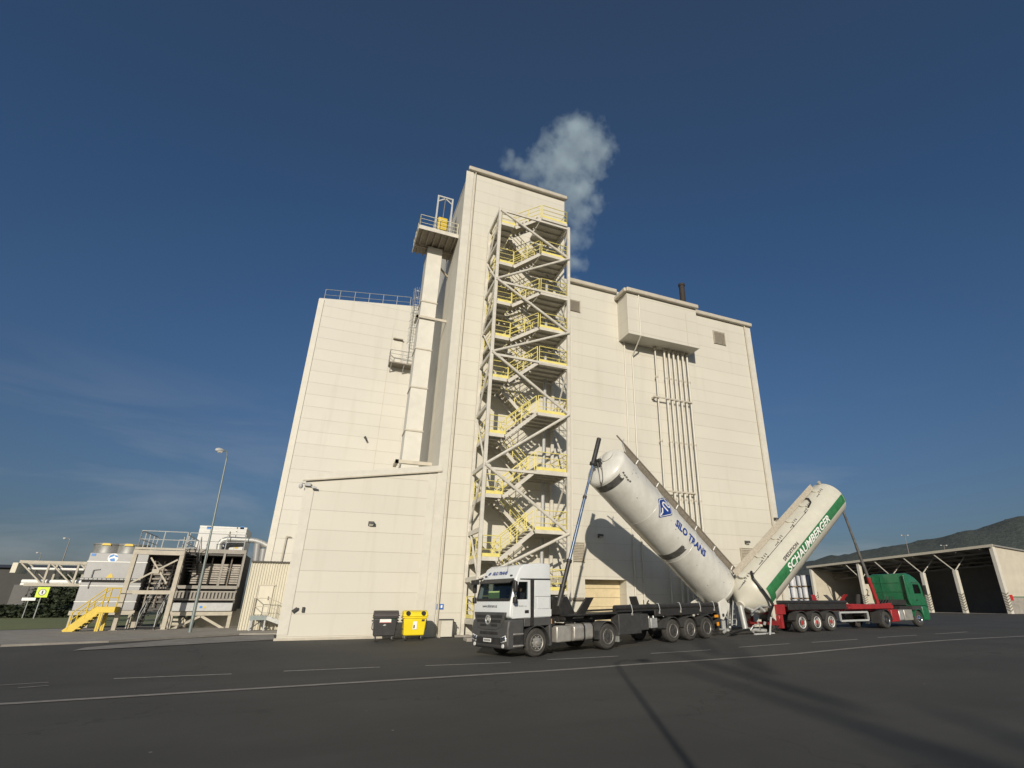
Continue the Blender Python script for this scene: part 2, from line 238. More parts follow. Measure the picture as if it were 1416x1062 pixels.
# ------------------------------------------------------------------ ground
def asphalt():
    m, nt, p = newmat('asphalt'); g = N(nt, 'ShaderNodeNewGeometry')
    def noise(sc_, det, rough=.6, st=None):
        n = N(nt, 'ShaderNodeTexNoise'); n.inputs['Scale'].default_value = sc_; n.inputs['Detail'].default_value = det; n.inputs['Roughness'].default_value = rough
        if st:
            q = N(nt, 'ShaderNodeMapping'); q.inputs['Scale'].default_value = st; q.inputs['Rotation'].default_value = (0, 0, -.12); L(nt, g.outputs['Position'], q.inputs['Vector']); L(nt, q.outputs[0], n.inputs['Vector'])
        else: L(nt, g.outputs['Position'], n.inputs['Vector'])
        return n.outputs['Fac']
    def mixc(a, b, f, lo, hi, to=1):
        r_ = N(nt, 'ShaderNodeMapRange'); r_.inputs['From Min'].default_value = lo; r_.inputs['From Max'].default_value = hi; r_.inputs['To Max'].default_value = to; L(nt, f, r_.inputs['Value'])
        x = N(nt, 'ShaderNodeMix', data_type='RGBA'); L(nt, r_.outputs[0], x.inputs['Factor'])
        for s_, v_ in (('A', a), ('B', b)):
            if isinstance(v_, tuple): x.inputs[s_].default_value = v_+(1,)
            else: L(nt, v_, x.inputs[s_])
        return x.outputs['Result']
    c = mixc((.041, .0405, .0375), (.059, .0575, .053), noise(.22, 5), .35, .65)
    c = mixc(c, (.036, .035, .033), noise(.5, 6, .65, (.12, 1.2, 1)), .5, .72, .65)     # long tyre-polished streaks along the road
    c = mixc(c, (.025, .025, .024), noise(.35, 7, .7), .63, .72, .5)      # oil and damp stains
    c = mixc(c, (.14, .13, .115), noise(38, 3, .8), .62, .8, .5)         # pale aggregate
    c = mixc(c, (.02, .02, .02), noise(55, 2, .7), .6, .8, .5)
    vo = N(nt, 'ShaderNodeTexVoronoi'); vo.inputs['Scale'].default_value = .9; L(nt, g.outputs['Position'], vo.inputs['Vector']); iv = N(nt, 'ShaderNodeMath', operation='SUBTRACT'); iv.inputs[0].default_value = 1; L(nt, vo.outputs['Distance'], iv.inputs[1])
    c = mixc(c, (.3, .29, .27), iv.outputs[0], .975, .985)               # bits of grit and litter
    ve = N(nt, 'ShaderNodeTexVoronoi', feature='DISTANCE_TO_EDGE'); ve.inputs['Scale'].default_value = .11; wp = N(nt, 'ShaderNodeTexNoise'); wp.inputs['Scale'].default_value = .5; wp.inputs['Detail'].default_value = 5; L(nt, g.outputs['Position'], wp.inputs['Vector'])
    wm = N(nt, 'ShaderNodeVectorMath', operation='MULTIPLY_ADD'); wm.inputs[1].default_value = (5, 5, 0); L(nt, wp.outputs['Color'], wm.inputs[0]); L(nt, g.outputs['Position'], wm.inputs[2]); L(nt, wm.outputs[0], ve.inputs['Vector'])
    i2 = N(nt, 'ShaderNodeMath', operation='SUBTRACT'); i2.inputs[0].default_value = 1; L(nt, ve.outputs['Distance'], i2.inputs[1]); c = mixc(c, (.028, .027, .026), i2.outputs[0], .9955, .998, .75)     # sealed cracks
    L(nt, c, p.inputs['Base Color']); p.inputs['Roughness'].default_value = .88
    b = N(nt, 'ShaderNodeBump'); b.inputs['Strength'].default_value = .5; b.inputs['Distance'].default_value = .012; L(nt, noise(60, 4, .7), b.inputs['Height']); L(nt, b.outputs[0], p.inputs['Normal'])
    return m
def grassmat():
    m, nt, p = newmat('grass'); g = N(nt, 'ShaderNodeNewGeometry'); n = N(nt, 'ShaderNodeTexNoise'); n.inputs['Scale'].default_value = 1.5; n.inputs['Detail'].default_value = 8; L(nt, g.outputs['Position'], n.inputs['Vector'])
    x = N(nt, 'ShaderNodeMix', data_type='RGBA'); x.inputs['A'].default_value = (.12, .145, .05, 1); x.inputs['B'].default_value = (.2, .215, .09, 1); L(nt, n.outputs['Fac'], x.inputs['Factor']); L(nt, x.outputs['Result'], p.inputs['Base Color']); p.inputs['Roughness'].default_value = .9
    return m
M['asphalt'] = asphalt(); M['grass'] = grassmat()
M['paint'] = mat('road_paint', (.48, .46, .42), .8, var=.25, scale=6, dirt=.45, dirtcol=(.09,.085,.075)); M['paintworn'] = mat('worn_road_paint', (.27, .25, .225), .8, var=.25, scale=4, dirt=.4, dirtcol=(.1,.095,.088))
def axis(lo, hi, step):
    a = []; x = lo
    while x <= hi+1e-6: a.append(x); x += step
    return a
xs = [-9000, -3000, -1000, -400, -150]+axis(-70, 110, 2)+[150, 400, 1000, 3000, 9000]
ys = [-6000, -1500, -400, -150, -80, -40]+axis(-20, 90, 1.5)+[150, 400, 1000, 3000, 9000]
mb = MB(); nx = len(xs)
mb.add([(x, y, gz(x, y)) for y in ys for x in xs], [(j*nx+i, j*nx+i+1, (j+1)*nx+i+1, (j+1)*nx+i) for j in range(len(ys)-1) for i in range(nx-1)])
tag(mb.build('ground', M['asphalt'], smooth=True), kind='structure')
def drape(name, pts, mt, dz, n=1, parent=None):
    """strip between two pixel-surveyed edges (lists of equal length) laid on the ground"""
    mb = MB(); a, b = pts; rows = []
    for (p, q) in zip(a, b): rows.append((V(p), V(q)))
    fine = []
    for k in range(len(rows)-1):
        for j in range(n): t = j/n; fine.append((rows[k][0].lerp(rows[k+1][0], t), rows[k][1].lerp(rows[k+1][1], t)))
    fine.append(rows[-1]); m = 4; vs = []
    for p, q in fine:
        for j in range(m+1):
            r_ = p.lerp(q, j/m); vs.append((r_.x, r_.y, gz(r_.x, r_.y)+dz))
    mb.add(vs, [(k*(m+1)+j, k*(m+1)+j+1, (k+1)*(m+1)+j+1, (k+1)*(m+1)+j) for k in range(len(fine)-1) for j in range(m)])
    return mb.build(name, mt, parent)
gp = lambda x, y: tuple(onG(x, y))
def line(name, pix, width, mt, dz=.012, n=10):
    P = [onG(*p) for p in pix]; a = []; b = []
    for i, p in enumerate(P):
        d = (P[min(i+1, len(P)-1)]-P[max(i-1, 0)]).normalized(); s_ = V((-d.y, d.x, 0))*width/2; a.append(p-s_); b.append(p+s_)
    return tag(drape(name, (a, b), mt, dz, n), kind='structure')
line('road_edge_line', [(-60, 978), (340, 953.5), (708, 931), (880, 919), (1100, 904.5), (1416, 880), (1500, 873)], .27, M['paintworn'])
for a, b in (((157,939),(320,932.5)), ((392,928.6),(525,923)), ((588,921),(706,916.6)), ((757,912.6),(855,907.6)), ((900,904),(983,899)), ((1022,895.3),(1092,890.4)), ((1123,888.7),(1186,884.4)), ((1214,882),(1268,878.7)), ((1293,877),(1338,874))):
    line('lane_dash', [a, b], .12, M['paint'])
line('lane_dash', [(-30, 950), (67, 944)], .12, M['paintworn']); line('lane_dash', [(24, 952), (67, 948.5)], .12, M['paintworn'])
tag(drape('pavement', ([gp(-400,896), gp(0,893), gp(150,887), gp(330,876.5), gp(382,876)], [gp(-400,872.5), gp(0,872), gp(90,869), gp(330,866), gp(400,866)]), M['conc'], .03, 8), kind='structure')
tag(drape('concrete_strip', ([gp(100,900.5), gp(240,893), gp(380,885)], [gp(118,896), gp(250,884), gp(378,877.5)]), M['strip'], .02, 8), kind='structure')
tag(drape('lawn', ([gp(-400,873), gp(0,872.5), gp(100,869), gp(330,860)], [gp(-400,846), gp(0,846), gp(100,846), gp(330,846)]), M['grass'], .045, 8), kind='structure')
kb = MB(); P = [onG(*p) for p in ((-400,897.5), (0,894.5), (150,888.5), (330,878), (382,877.3))]
for a, b in zip(P[:-1], P[1:]): kb.beam(a, b, .14, .16)
tag(kb.build('kerb', M['conc']), kind='structure')
# ------------------------------------------------------------------ factory building
YF = 30.99
def F(x, y, Y=YF): p = onY(x, y, Y); return p.x, p.z
fac = empty('factory_building', (0, 0, 0), 'tall cream panelled factory block with a slim tower, standing behind the tipping trucks', 'factory')
TL, TR, TT = 5.71, 13.47, 32.25; MR, MT = 31.19, 24.56; BY = 44.6; LX, LT0 = F(442, 412, BY)
DX0, DX1, DT = 14.92, 17.78, 3.25
MB().box(TL, TR, YF, 46, -.4, TT).build('tower_wall', M['wall'], fac, bevel=.03)
mw = MB().box(TR+.003, MR, YF+1.0, 52, -.4, MT).box(TR+.003, DX0, YF, YF+.997, -.4, MT).box(DX1, MR, YF, YF+.997, -.4, MT).box(DX0+.003, DX1-.003, YF, YF+.997, DT, MT)
mw.build('main_wall', M['wall'], fac)
# left rear block with slightly sloping parapet
x1 = TL-.003; zt1 = F(575, 423.5, BY)[1]; xr = F(575, 423.5, BY)[0]; slope = (zt1-LT0)/(xr-LX)
MB().prism([(LX, -.4), (x1, -.4), (x1, LT0+slope*(x1-LX)), (LX, LT0)], lambda x, z: (x, BY, z), lambda x, z: (x, 60, z)).build('rear_wall', M['wall2'], fac)
AX, AZ0 = F(424.5, 660); AZ1 = F(606, 647)[1]
ax0, az0 = F(422, 664)
MB().prism([(AX, -.4), (TL-.003, -.4), (TL-.003, AZ1), (AX, AZ0)], lambda x, z: (x, YF+.002, z), lambda x, z: (x, BY-.01, z)).build('annex_wall', M['wall'], fac)
# annex parapet flashing, plinth and pilasters
MB().beam((AX-.12, YF-.06, AZ0-.0), (TL-.05, YF-.06, AZ1-.0), .08, .3, up=(0, 0, 1)).build('parapet', M['trim_light'], fac)
MB().beam((AX-.16, YF-.1, AZ0-.2), (TL-.05, YF-.1, AZ1-.2), .1, .07, up=(0, 0, 1)).build('gutter', M['trim'], fac)
MB().box(AX-.1, TL-.3, YF-.12, YF-.003, -.3, .36).build('plinth', M['trim'], fac, bevel=.02)
pl = MB(); pl.box(AX-.02, AX+.45, YF-.03, YF-.001, .5, AZ0-.4); pl.box(TL-.75, TL-.32, YF-.03, YF-.001, .5, AZ1-.4); pl.box(TL-.28, TL+.28, YF-.07, YF-.001, -.2, TT-.35)
pl.build('corner_cladding', M['trim_light'], fac)
MB().box(LX-.03, LX+.4, BY-.06, BY-.003, 1, LT0-.1).build('corner_cladding', M['trim_light'], fac)
MB().box(MR-.5, MR+.04, YF-.05, YF-.002, -.3, MT-.3).build('corner_cladding', M['trim_light'], fac)
vx = F(548.5, 424, BY)[0]; MB().box(vx-.02, vx+.02, BY-.012, BY-.003, 8, LT0-1.2).build('panel_seam', M['trim'], fac)
# gutters (rounded roof trims)
def gutter(x0, x1, z, y=YF, end=.15): MB().box(x0-end, x1+end, y-.28, y-.004, z-.3, z+.06).build('roof_trim', M['trim'], fac, bevel=.08, seg=3)
bx0, bz0 = F(869.4, 460.4, YF-1.5); bx1 = F(967.5, 480.7, YF-1.5)[0]; bzt = F(868, 400, YF-1.5)[1]
gutter(TL, TR, TT); gutter(TR+.2, bx0-.1, MT, end=0); gutter(bx1, MR, MT); gutter(bx0, bx1, bzt, YF-1.5, .12)
MB().box(bx0-.28, bx0-.02, YF-1.6, YF-.02, bzt-.28, bzt+.05).build('roof_trim', M['trim'], fac, bevel=.06)
MB().box(bx0, bx1, YF-1.5, YF-.003, bz0, bzt).build('overhang_box', M['wall'], fac, bevel=.02)
vx = F(949, 450, YF-1.5)[0]; MB().box(vx-.02, vx+.02, YF-1.512, YF-1.503, bz0+.05, bzt-.9).build('panel_seam', M['trim'], fac)
MB().box(TL-.02, TL+.02, YF+.1, 46, TT-.25, TT+.08).build('roof_trim', M['trim'], fac)
MB().tube((TL+.42, YF-.1, 0), (TL+.42, YF-.1, TT-.3), .05).build('downpipe', M['trim'], fac, smooth=True)
MB().tube((MR-.62, YF-.1, 0), (MR-.62, YF-.1, MT-.3), .06).build('downpipe', M['trim'], fac, smooth=True)
sxa = F(857, 407)[0]; sxb = F(869.5, 480)[0]
MB().tube((sxa+.15, YF-.1, .2), (sxa+.15, YF-.1, MT-.3), .06).build('downpipe', M['trim_light'], fac, smooth=True)
dpx = bx0+1.0
MB().path([(dpx, YF-1.56, bzt-.25), (dpx, YF-1.56, bz0-.05), (sxb+.2, YF-.12, bz0-1.1), (sxb+.2, YF-.12, .2)], .055).build('downpipe', M['trim_light'], fac, smooth=True)
MB().tube((TR+.55, YF-.12, .2), (TR+.55, YF-.12, 21), .05).build('downpipe', M['trim_light'], fac, smooth=True)
# louvres
def louvre(px0, py0, px1, py1):
    x0, z1 = F(px0, py0); x1, _ = F(px1, py0); _, z0 = F(px0, py1)
    o = MB().box(x0, x1, YF-.03, YF-.002, z0, z1).build('louvre_vent', M['vent'], fac)
    s = MB(); z = z0+.06; h = (z1-z0-.1)/11
    for i in range(11): s.prism([(YF-.09, z+i*h), (YF-.032, z+i*h+h*.75), (YF-.032, z+i*h+h*.6), (YF-.09, z+i*h-.02)], lambda y, z_: (x0+.04, y, z_), lambda y, z_: (x1-.04, y, z_))
    s.box(x0-.04, x0+.03, YF-.1, YF-.032, z0, z1).box(x1-.03, x1+.04, YF-.1, YF-.032, z0, z1); s.build('slats', M['gratelight'], o)
for a in ((785, 413, 801, 429), (985.5, 457, 1000, 474.5), (791.5, 750, 807, 777), (1023, 757.5, 1039, 783)): louvre(*a)
# roller door
dr = MB(); z = .1
while z < DT-.02: dr.box(DX0+.003, DX1-.003, YF+.8, YF+.95, z, min(z+.52, DT)); z += .53
dr.build('roller_door', mat('door_cream', (.62, .52, .33), .5, var=.06, dirt=.15), fac, bevel=.02)
MB().box(DX1+.0, DX1+.55, YF-.05, YF-.002, .1, DT+.05).build('door_post', M['trim_light'], fac)
x0, z0 = F(786, 828.5); x1, z1 = F(806, 828.5); MB().tube((x0, YF-.12, z0), (x1, YF-.12, z0), .09, 8).build('dark_wall_bar', M['grate'], fac, smooth=True)  # dark brown horizontal bar on the wall left of the roller door
# sixteen painted beside the door
for o in [text_mb('16', .62, lambda x, y, t: (F(888, 846)[0]+x, YF-.004-t, F(889, 840)[1]+y), bold=.015)]: o.build('painted_number', M['black'], fac)
# pipes hanging from the overhang and their racks
for px, py in ((906.8,500), (919.3,500), (925.5,500), (931.8,500), (938,500), (944.3,500), (950.3,500)):
    x = F(px, py, YF-.35)[0]; o = MB().tube((x, YF-.35, .3), (x, YF-.35, bz0), .062 if px < 910 else .085, 10).build('feed_pipe', M['trim_light'], fac, smooth=True)
    MB().tube((x, YF-.35, bz0-.2), (x, YF-.35, bz0-.01), .14, 10).build('flange', M['trim'], o, smooth=True)
    fl = MB()
    for zz in (20.2-bz0*.0-2.6*(1+.0), 12.6, 8.5, 4.6): fl.tube((x, YF-.35, zz), (x, YF-.35, zz+.12), .12, 8)
    fl.build('joint_ring', M['trim'], o)
for (xa, ya, xb) in ((903.5, 548, 957), (903, 677, 962)):
    x0, z = F(xa, ya, YF-.45); x1 = F(xb, ya+12, YF-.45)[0]
    o = MB().box(x0, x1, YF-.52, YF-.46, z-.06, z+.05).box(x0+.1, x0+.25, YF-.46, YF-.003, z-.08, z+.06).box(x1-.3, x1-.15, YF-.46, YF-.003, z-.08, z+.06).build('pipe_rack', M['trim'], fac)
# small wall lamps, sockets, plates
def walllamp(px, py, Y=YF, w_=.28):
    x, z = F(px, py, Y); o = MB().prism([(Y-.003, z+.12), (Y-.3, z+.08), (Y-.34, z-.05), (Y-.003, z-.14)], lambda y, q: (x-w_/2, y, q), lambda y, q: (x+w_/2, y, q)).build('wall_lamp', M['grey'], fac, bevel=.02)
    MB().quad((x-w_/2+.03, Y-.325, z-.062), (x+w_/2-.03, Y-.325, z-.062), (x+w_/2-.03, Y-.06, z-.135), (x-w_/2+.03, Y-.06, z-.135)).build('lens', M['lamp'], o)
for a in ((513, 724), (829, 741), (1031.5, 750), (1071, 718)): walllamp(*a)
x, z = F(504.5, 607, BY); MB().tube((x, BY-.003, z+.1), (x, BY-.2, z+.1), .09, 10).tube((x, BY-.2, z+.1), (x+.16, BY-.25, z-.22), .07, 8).build('overflow_spout', M['dark'], fac, smooth=True)
x, z = F(419, 843); MB().box(x-.05, x+.07, YF-.1, YF-.002, z-.12, z+.12).build('socket_box', M['dark'], fac, bevel=.015)
x, z = F(407.5, 844); MB().beam((x-.1, YF-.1, z-.06), (x+.1, YF-.1, z+.1), .1, .13).tube((x+.03, YF-.1, z), (x+.16, YF-.07, z+.1), .025).build('socket_box', M['black'], fac)
x, z = F(608.5, 839); o = MB().box(x-.19, x+.19, YF-.02, YF-.002, z-.14, z+.14).build('sign_plate', M['signblue'], fac); MB().box(x-.13, x-.03, YF-.026, YF-.021, z-.07, z+.07).box(x+.03, x+.12, YF-.026, YF-.021, z-.06, z+.08).build('pictogram', M['plain_white'], o)
# roof edge cameras on the annex corner
x, z = F(422, 671); o = MB().box(x-.02, x+.28, YF-.2, YF-.05, z-.06, z+.1).build('camera_bracket', M['pgrey'], fac, bevel=.02)
MB().tube((x-.16, YF-.25, z+.06), (x, YF-.16, z+.06), .025).lathe([(0, .07), (.06, .1), (.16, .1), (.22, .05)], (x-.18, YF-.25, z+.0), (0, 0, -1), 12).build('dome_camera', M['pgrey'], o, smooth=True)
MB().tube((x+.28, YF-.15, z-.04), (x+.42, YF-.2, z-.1), .02).box(x+.34, x+.58, YF-.28, YF-.16, z-.17, z-.08).build('box_camera', M['pgrey'], o, bevel=.02)
# duct on the annex roof
PZ = onX(634, 327, TL).z; PY = onX(634, 327, TL).y; DY = PY+.55*(onZ(574, 347.7, PZ).y-PY); dx0, dz0 = F(555.6, 637.5, DY); dx1 = F(579.8, 637.5, DY)[0]; PZ = onX(634, 327, TL).z; dtop = PZ-.25
MB().box(dx0, dx1, DY, DY+1.5, 7.5, dtop).build('vertical_duct', M['duct'], fac)
for px, py in ((580, 415), (575.5, 481), (567, 534), (560, 594)):
    z = F(px, py, DY)[1]; MB().box(dx0-.05, dx1+.05, DY-.05, DY+1.5, z-.06, z+.04).build('duct_flange', M['trim'], fac)
z = F(553, 638, DY)[1]; MB().box(dx0-.4, dx1+1.0, DY-.1, DY+.05, z-.12, z+.1).box(dx0-.4, dx0-.2, DY-.1, DY+1.3, z-.12, z+.1).build('duct_support', M['trim'], fac)
z = F(579, 438, DY)[1]; MB().box(dx0-.25, TL-.01, DY-.16, DY-.06, z-.1, z+.08).box(dx0-.25, dx0-.1, DY-.16, DY+1, z-.1, z+.08).build('duct_support', M['trim'], fac)
# hoist platform on the left face of the tower
pn = onX(634, 327, TL); PY = pn.y; pxl = onZ(580.3, 313.6, PZ).x; PYB = onZ(574, 347.7, PZ).y
hp = MB().box(pxl, TL-.01, PY, PYB, PZ-.06, PZ).build('hoist_platform', M['deck'], fac)
e = MB().box(pxl-.05, TL-.01, PY-.06, PY-.002, PZ-.2, PZ+.12).box(pxl-.06, pxl-.002, PY, PYB, PZ-.2, PZ+.1)
e.build('edge_beam', M['steel'], hp)
e = MB()
for i in range(6): x = pxl+.3+(TL-pxl-.5)*i/5; e.box(x-.05, x+.05, PY+.02, PYB, PZ-.22, PZ-.063)
e.box(pxl, TL-.02, PY+(PYB-PY)*.62, PY+(PYB-PY)*.66, PZ-.3, PZ-.223); e.build('joist', M['deck'], hp)
def railing(mb, pts, h=1.1, r=.028, mids=(.55,), toe=0, posts=None, rt=None):
    for a, b in zip(pts[:-1], pts[1:]):
        a, b = V(a), V(b); n = max(1, round((b-a).length/1.25)) if posts is None else posts
        mb.tube(a+UP*h, b+UP*h, rt or r, 6)
        for q in mids: mb.tube(a+UP*q, b+UP*q, r*.8, 5)
        for i in range(n+1): p = a.lerp(b, i/n); mb.tube(p, p+UP*h, r, 6)
        if toe: mb.beam(a+UP*(toe/2+.02), b+UP*(toe/2+.02), .02, toe, up=(0, 0, 1))
    return mb
railing(MB(), [(TL-.1, PY, PZ), (pxl, PY, PZ), (pxl, PYB, PZ)], 1.1, mids=(.4, .75)).build('railing', mat('pale_rail', (.6,.58,.45), .5), hp)
gx0 = F(602, 310, PY+.5)[0]; gx1 = F(622, 315, PY+.5)[0]; gt = F(607, 272, PY+.5)[1]
MB().box(gx0-.06, gx0+.06, PY+.44, PY+.56, PZ, gt).box(gx1-.06, gx1+.06, PY+.44, PY+.56, PZ, gt).box(gx0-.06, gx1+.06, PY+.44, PY+.56, gt, gt+.12).beam((gx0, PY+.5, gt-.45), (gx0+.6, PY+.5, gt), .09, .09).beam((gx1, PY+.5, gt-.45), (gx1-.6, PY+.5, gt), .09, .09).box(gx0-.3, gx0+.25, PY+.3, PY+.75, PZ, PZ+.3).box(gx1-.25, gx1+.3, PY+.3, PY+.75, PZ, PZ+.3).beam((gx0+.02, PY+2.6, PZ), (gx0+.02, PY+.6, gt-1), .08, .08).beam((gx1, PY+2.6, PZ), (gx1, PY+.6, gt-1), .08, .08).build('gantry', M['pgrey'], hp)
gm = (gx0+gx1)/2; MB().tube((gm, PY+.5, gt), (gm-.05, PY+.5, PZ+1.5), .03).build('hoist_rope', M['grate'], hp)
MB().box(gm-.42, gm+.3, PY+.15, PY+.6, PZ+.3, PZ+1.5).build('motor_cover', M['yellow2'], hp, bevel=.08)
x, z = TL-.02, PZ; MB().box(x, TL-.004, PY+1.0, PY+1.9, PZ+.05, PZ+2.2).build('tower_door', M['deck'], fac)
# brackets under it
MB().beam((TL-.02, PYB-.2, PZ-1.8), (TL-1.6, PYB-.2, PZ-.2), .12, .12).build('knee_brace', M['deck'], hp)
# balcony and caged ladder on the rear block
bxa, bz = F(538.5, 499, BY-1.0); bxb = F(572, 507, BY-1.0)[0]
bal = MB().box(bxa, bxb, BY-1.0, BY-.01, bz-.1, bz).build('balcony', M['grate'], fac)
railing(MB(), [(bxa, BY-.02, bz), (bxa, BY-1, bz), (bxb, BY-1, bz)], 1.1, .03, (.4, .75)).build('railing', M['galv'], bal)
MB().beam((bxa+.2, BY-.01, bz-.6), (bxa+.2, BY-.9, bz-.12), .07, .07).beam((bxb-.8, BY-.01, bz-.6), (bxb-.8, BY-.9, bz-.12), .07, .07).build('bracket', M['galv'], bal)
x0, z0 = F(543.5, 470, BY); x1, _ = F(557, 472, BY); MB().box(x0, x1, BY-.05, BY-.004, bz+.02, z0).build('roof_door', M['trim_light'], fac); MB().box(x0, x1, BY-.3, BY-.01, z0+.02, z0+.1).build('door_hood', M['vent'], fac)
lx = F(566, 500, BY-.4)[0]; lt = LT0+slope*(lx-LX); ld = MB()
for s_ in (-.25, .25): ld.tube((lx+s_, BY-.35, bz), (lx+s_, BY-.35, lt+1.6), .035)
z = bz+.3
while z < lt+1: ld.tube((lx-.25, BY-.35, z), (lx+.25, BY-.35, z), .018, 5); z += .3
z = bz+2.2
while z < lt+1.6:
    pts = [(lx+.42*cos(a), BY-.35-.42*sin(a)*1.4, z) for a in [pi*i/8 for i in range(9)]]; ld.path(pts, .022, 5); z += .75
for i in range(1, 8): a = pi*i/8; ld.tube((lx+.42*cos(a), BY-.35-.42*sin(a)*1.4, bz+2.2), (lx+.42*cos(a), BY-.35-.42*sin(a)*1.4, lt+1.5), .014, 4)
ld.build('caged_ladder', M['galv'], fac)
xa = F(448.5, 411, BY)[0]; railing(MB(), [(xa, BY+.25, LT0+slope*(xa-LX)), (lx-.5, BY+.25, LT0+slope*(lx-.5-LX))], 1.05, .025, (.5,)).build('roof_railing', M['galv'], fac)
# black flue on the roof
fx, fz = F(942.5, 396, 40); MB().lathe([(0, .3), (fz-MT, .3), (fz-MT, .36), (fz-MT+.25, .36)], (fx, 40, MT), (0, 0, 1), 14).build('flue', mat('rusty_flue', (.025,.022,.02), .8, var=.4, dirt=.4, dirtcol=(.07,.04,.03)), fac, smooth=True)
# small wall drip: a thin pipe on the rear block above the hut
x, z = F(396, 742, BY); MB().path([(x+.3, BY-.2, z), (x, BY-.2, z), (x-.05, BY-.2, 3.2)], .04).build('vent_pipe', M['trim'], fac)
# ------------------------------------------------------------------ outside stair tower
YS, YB = 28.1, 30.7
st = empty('stair_tower', (9.7, 29.4, .2), 'open cream steel stair tower with yellow railings in front of the factory tower', 'stair tower'); IV = inv_of(st)
SX0, SX1 = F(657, 860, YS)[0], F(786, 700, YS)[0]; ZTOP = F(693, 288, YS)[1]
for x, y, zt in ((SX0, YS, ZTOP), (SX1, YS, ZTOP), (SX0, YB, ZTOP-.1), (SX1, YB, ZTOP-.1)):
    MB().box(x-.1, x+.1, y-.1, y+.1, .1, zt).build('post', M['steel'], st, inv=IV, bevel=.02)
    MB().box(x-.45, x+.45, y-.4, y+.4, .05, .34).build('footing', M['conc'], st, inv=IV, bevel=.03)
RZ = [F(x, y, YS)[1] for x, y in ((765,305), (765,354), (765,408), (765,456), (765,503.5), (765,573), (765,652), (765,734), (772,817))]
LZ = [F(x, y, YS)[1] for x, y in ((703,310), (700,364), (697,418), (692,465), (689,522), (684,599), (679,683), (674,770))]+[1.15]
XL, XR = SX0+1.12, SX0+2.95
for i, z in enumerate(RZ+LZ):
    right = i < len(RZ); a, b = (XR, SX1) if right else (SX0, XL)
    la = MB().box(a+.08, b-.08, YS+.06, YB-.06, z-.07, z).build('landing', M['steel'], st, inv=IV)
    MB().box(a+.1, b-.1, YS-.04, YS+.055, z-.19, z+.01).box(a+.1, b-.1, YB-.055, YB+.04, z-.19, z+.01).box((b-.16 if right else a+.06), (b-.06 if right else a+.16), YS+.06, YB-.06, z-.26, z-.072).build('edge_beam', M['steel'], la)
    for k in range(1, 4): y = YS+(YB-YS)*k/4; MB().box(a+.1, b-.1, y-.04, y+.04, z-.2, z-.073).build('joist', M['steel'], la)
    pts = [(a+.12, YS, z), (b-.12, YS, z), (b-.12, YB-.1, z)] if right else [(b-.05, YS, z), (a+.12, YS, z), (a+.12, YB-.1, z)]
    rl = railing(MB(), pts, 1.08, .027, (.38, .72), toe=.17); 
    rl.build('railing', M['yellow'], la)
    for o in la.children:
        for v in o.data.vertices: v.co = IV @ v.co
def flight(p, q, y0, y1, near):
    """stair flight between (x,z) points p (low) and q (high)"""
    (xa, za), (xb, zb) = p, q; n = max(4, round((zb-za)/.2)); tr = MB()
    for k in range(n):
        t = (k+.5)/n; x = xa+(xb-xa)*t; z = za+(zb-za)*(k+1)/n-.03; w_ = abs(xb-xa)/n*.62; tr.box(x-w_, x+w_, y0+.035, y1-.035, z-.05, z)
    o = tr.build('stair_flight', M['tread'], st, inv=IV)
    for y in (y0, y1):
        MB().beam((xa, y, za-.12), (xb, y, zb-.12), .06, .2, up=(0, 0, 1)).build('stringer', M['steel'], o, inv=IV)
        rr = MB(); a, b = V((xa, y, za)), V((xb, y, zb)); rr.tube(a+UP*1.05, b+UP*1.05, .027); rr.tube(a+UP*.7, b+UP*.7, .02, 5); rr.tube(a+UP*.36, b+UP*.36, .02, 5)
        for k in range(3): c = a.lerp(b, k/2); rr.tube(c, c+UP*1.05, .027)
        rr.build('railing', M['yellow'], o, inv=IV)
for i in range(9):
    flight((XL, LZ[i]), (XR, RZ[i]), YS+.05, YS+1.15, True)
    if i < 8: flight((XR, RZ[i+1]), (XL, LZ[i]), YS+1.45, YB-.1, False)
# braces
zz = [F(x, y, YS)[1] for x, y in ((693,292), (784.5,359), (689,387), (783.5,461), (681,487), (783,574), (673,642), (783,738), (668,800))]
for k in range(8):
    a, b = (SX0, SX1) if k % 2 == 0 else (SX1, SX0)
    MB().tube((a, YS-.13, zz[k]), (b, YS-.13, zz[k+1]), .085, 8).build('diagonal_brace', M['steel'], st, inv=IV, smooth=True)
for z, r_ in ((ZTOP-.15, .07), (zz[2]-.1, .05), (zz[4]-.1, .05), (zz[6]-.2, .05)):
    MB().box(SX0+.1, SX1-.1, YS-.06, YS+.04, z-.07, z+.07).build('horizontal_beam', M['steel'], st, inv=IV)
for z in [ZTOP-.15]+zz[1:]:
    for x in (SX0, SX1): MB().box(x-.07, x+.07, YS+.1, YB-.1, z-.12, z+.12).build('cross_beam', M['steel'], st, inv=IV)
zs = [ZTOP-.2]+zz[2::2]
for z0, z1 in zip(zs[:-1], zs[1:]):
    zm = (z0+z1)/2
    for x in (SX0, SX1):
        MB().tube((x, YS, z0), (x, YB, zm), .06, 6).build('diagonal_brace', M['steel'], st, inv=IV, smooth=True); MB().tube((x, YB, zm), (x, YS, z1), .06, 6).build('diagonal_brace', M['steel'], st, inv=IV, smooth=True)
for z in LZ[1::2]: MB().box(SX0, SX1, YB+.1, YF-.005, z-.2, z-.02).build('wall_tie', M['steel'], st, inv=IV)
MB().tube((SX1-.75, YB-.45, .2), (SX1-.75, YB-.45, RZ[0]), .11, 10).build('riser_pipe', M['pgrey'], st, inv=IV, smooth=True)
dz = RZ[0]; MB().box(SX1-1.5, SX1-.6, YF-.05, YF-.004, RZ[1]+.02, RZ[1]+2.1).build('stair_door', M['vent'], fac)
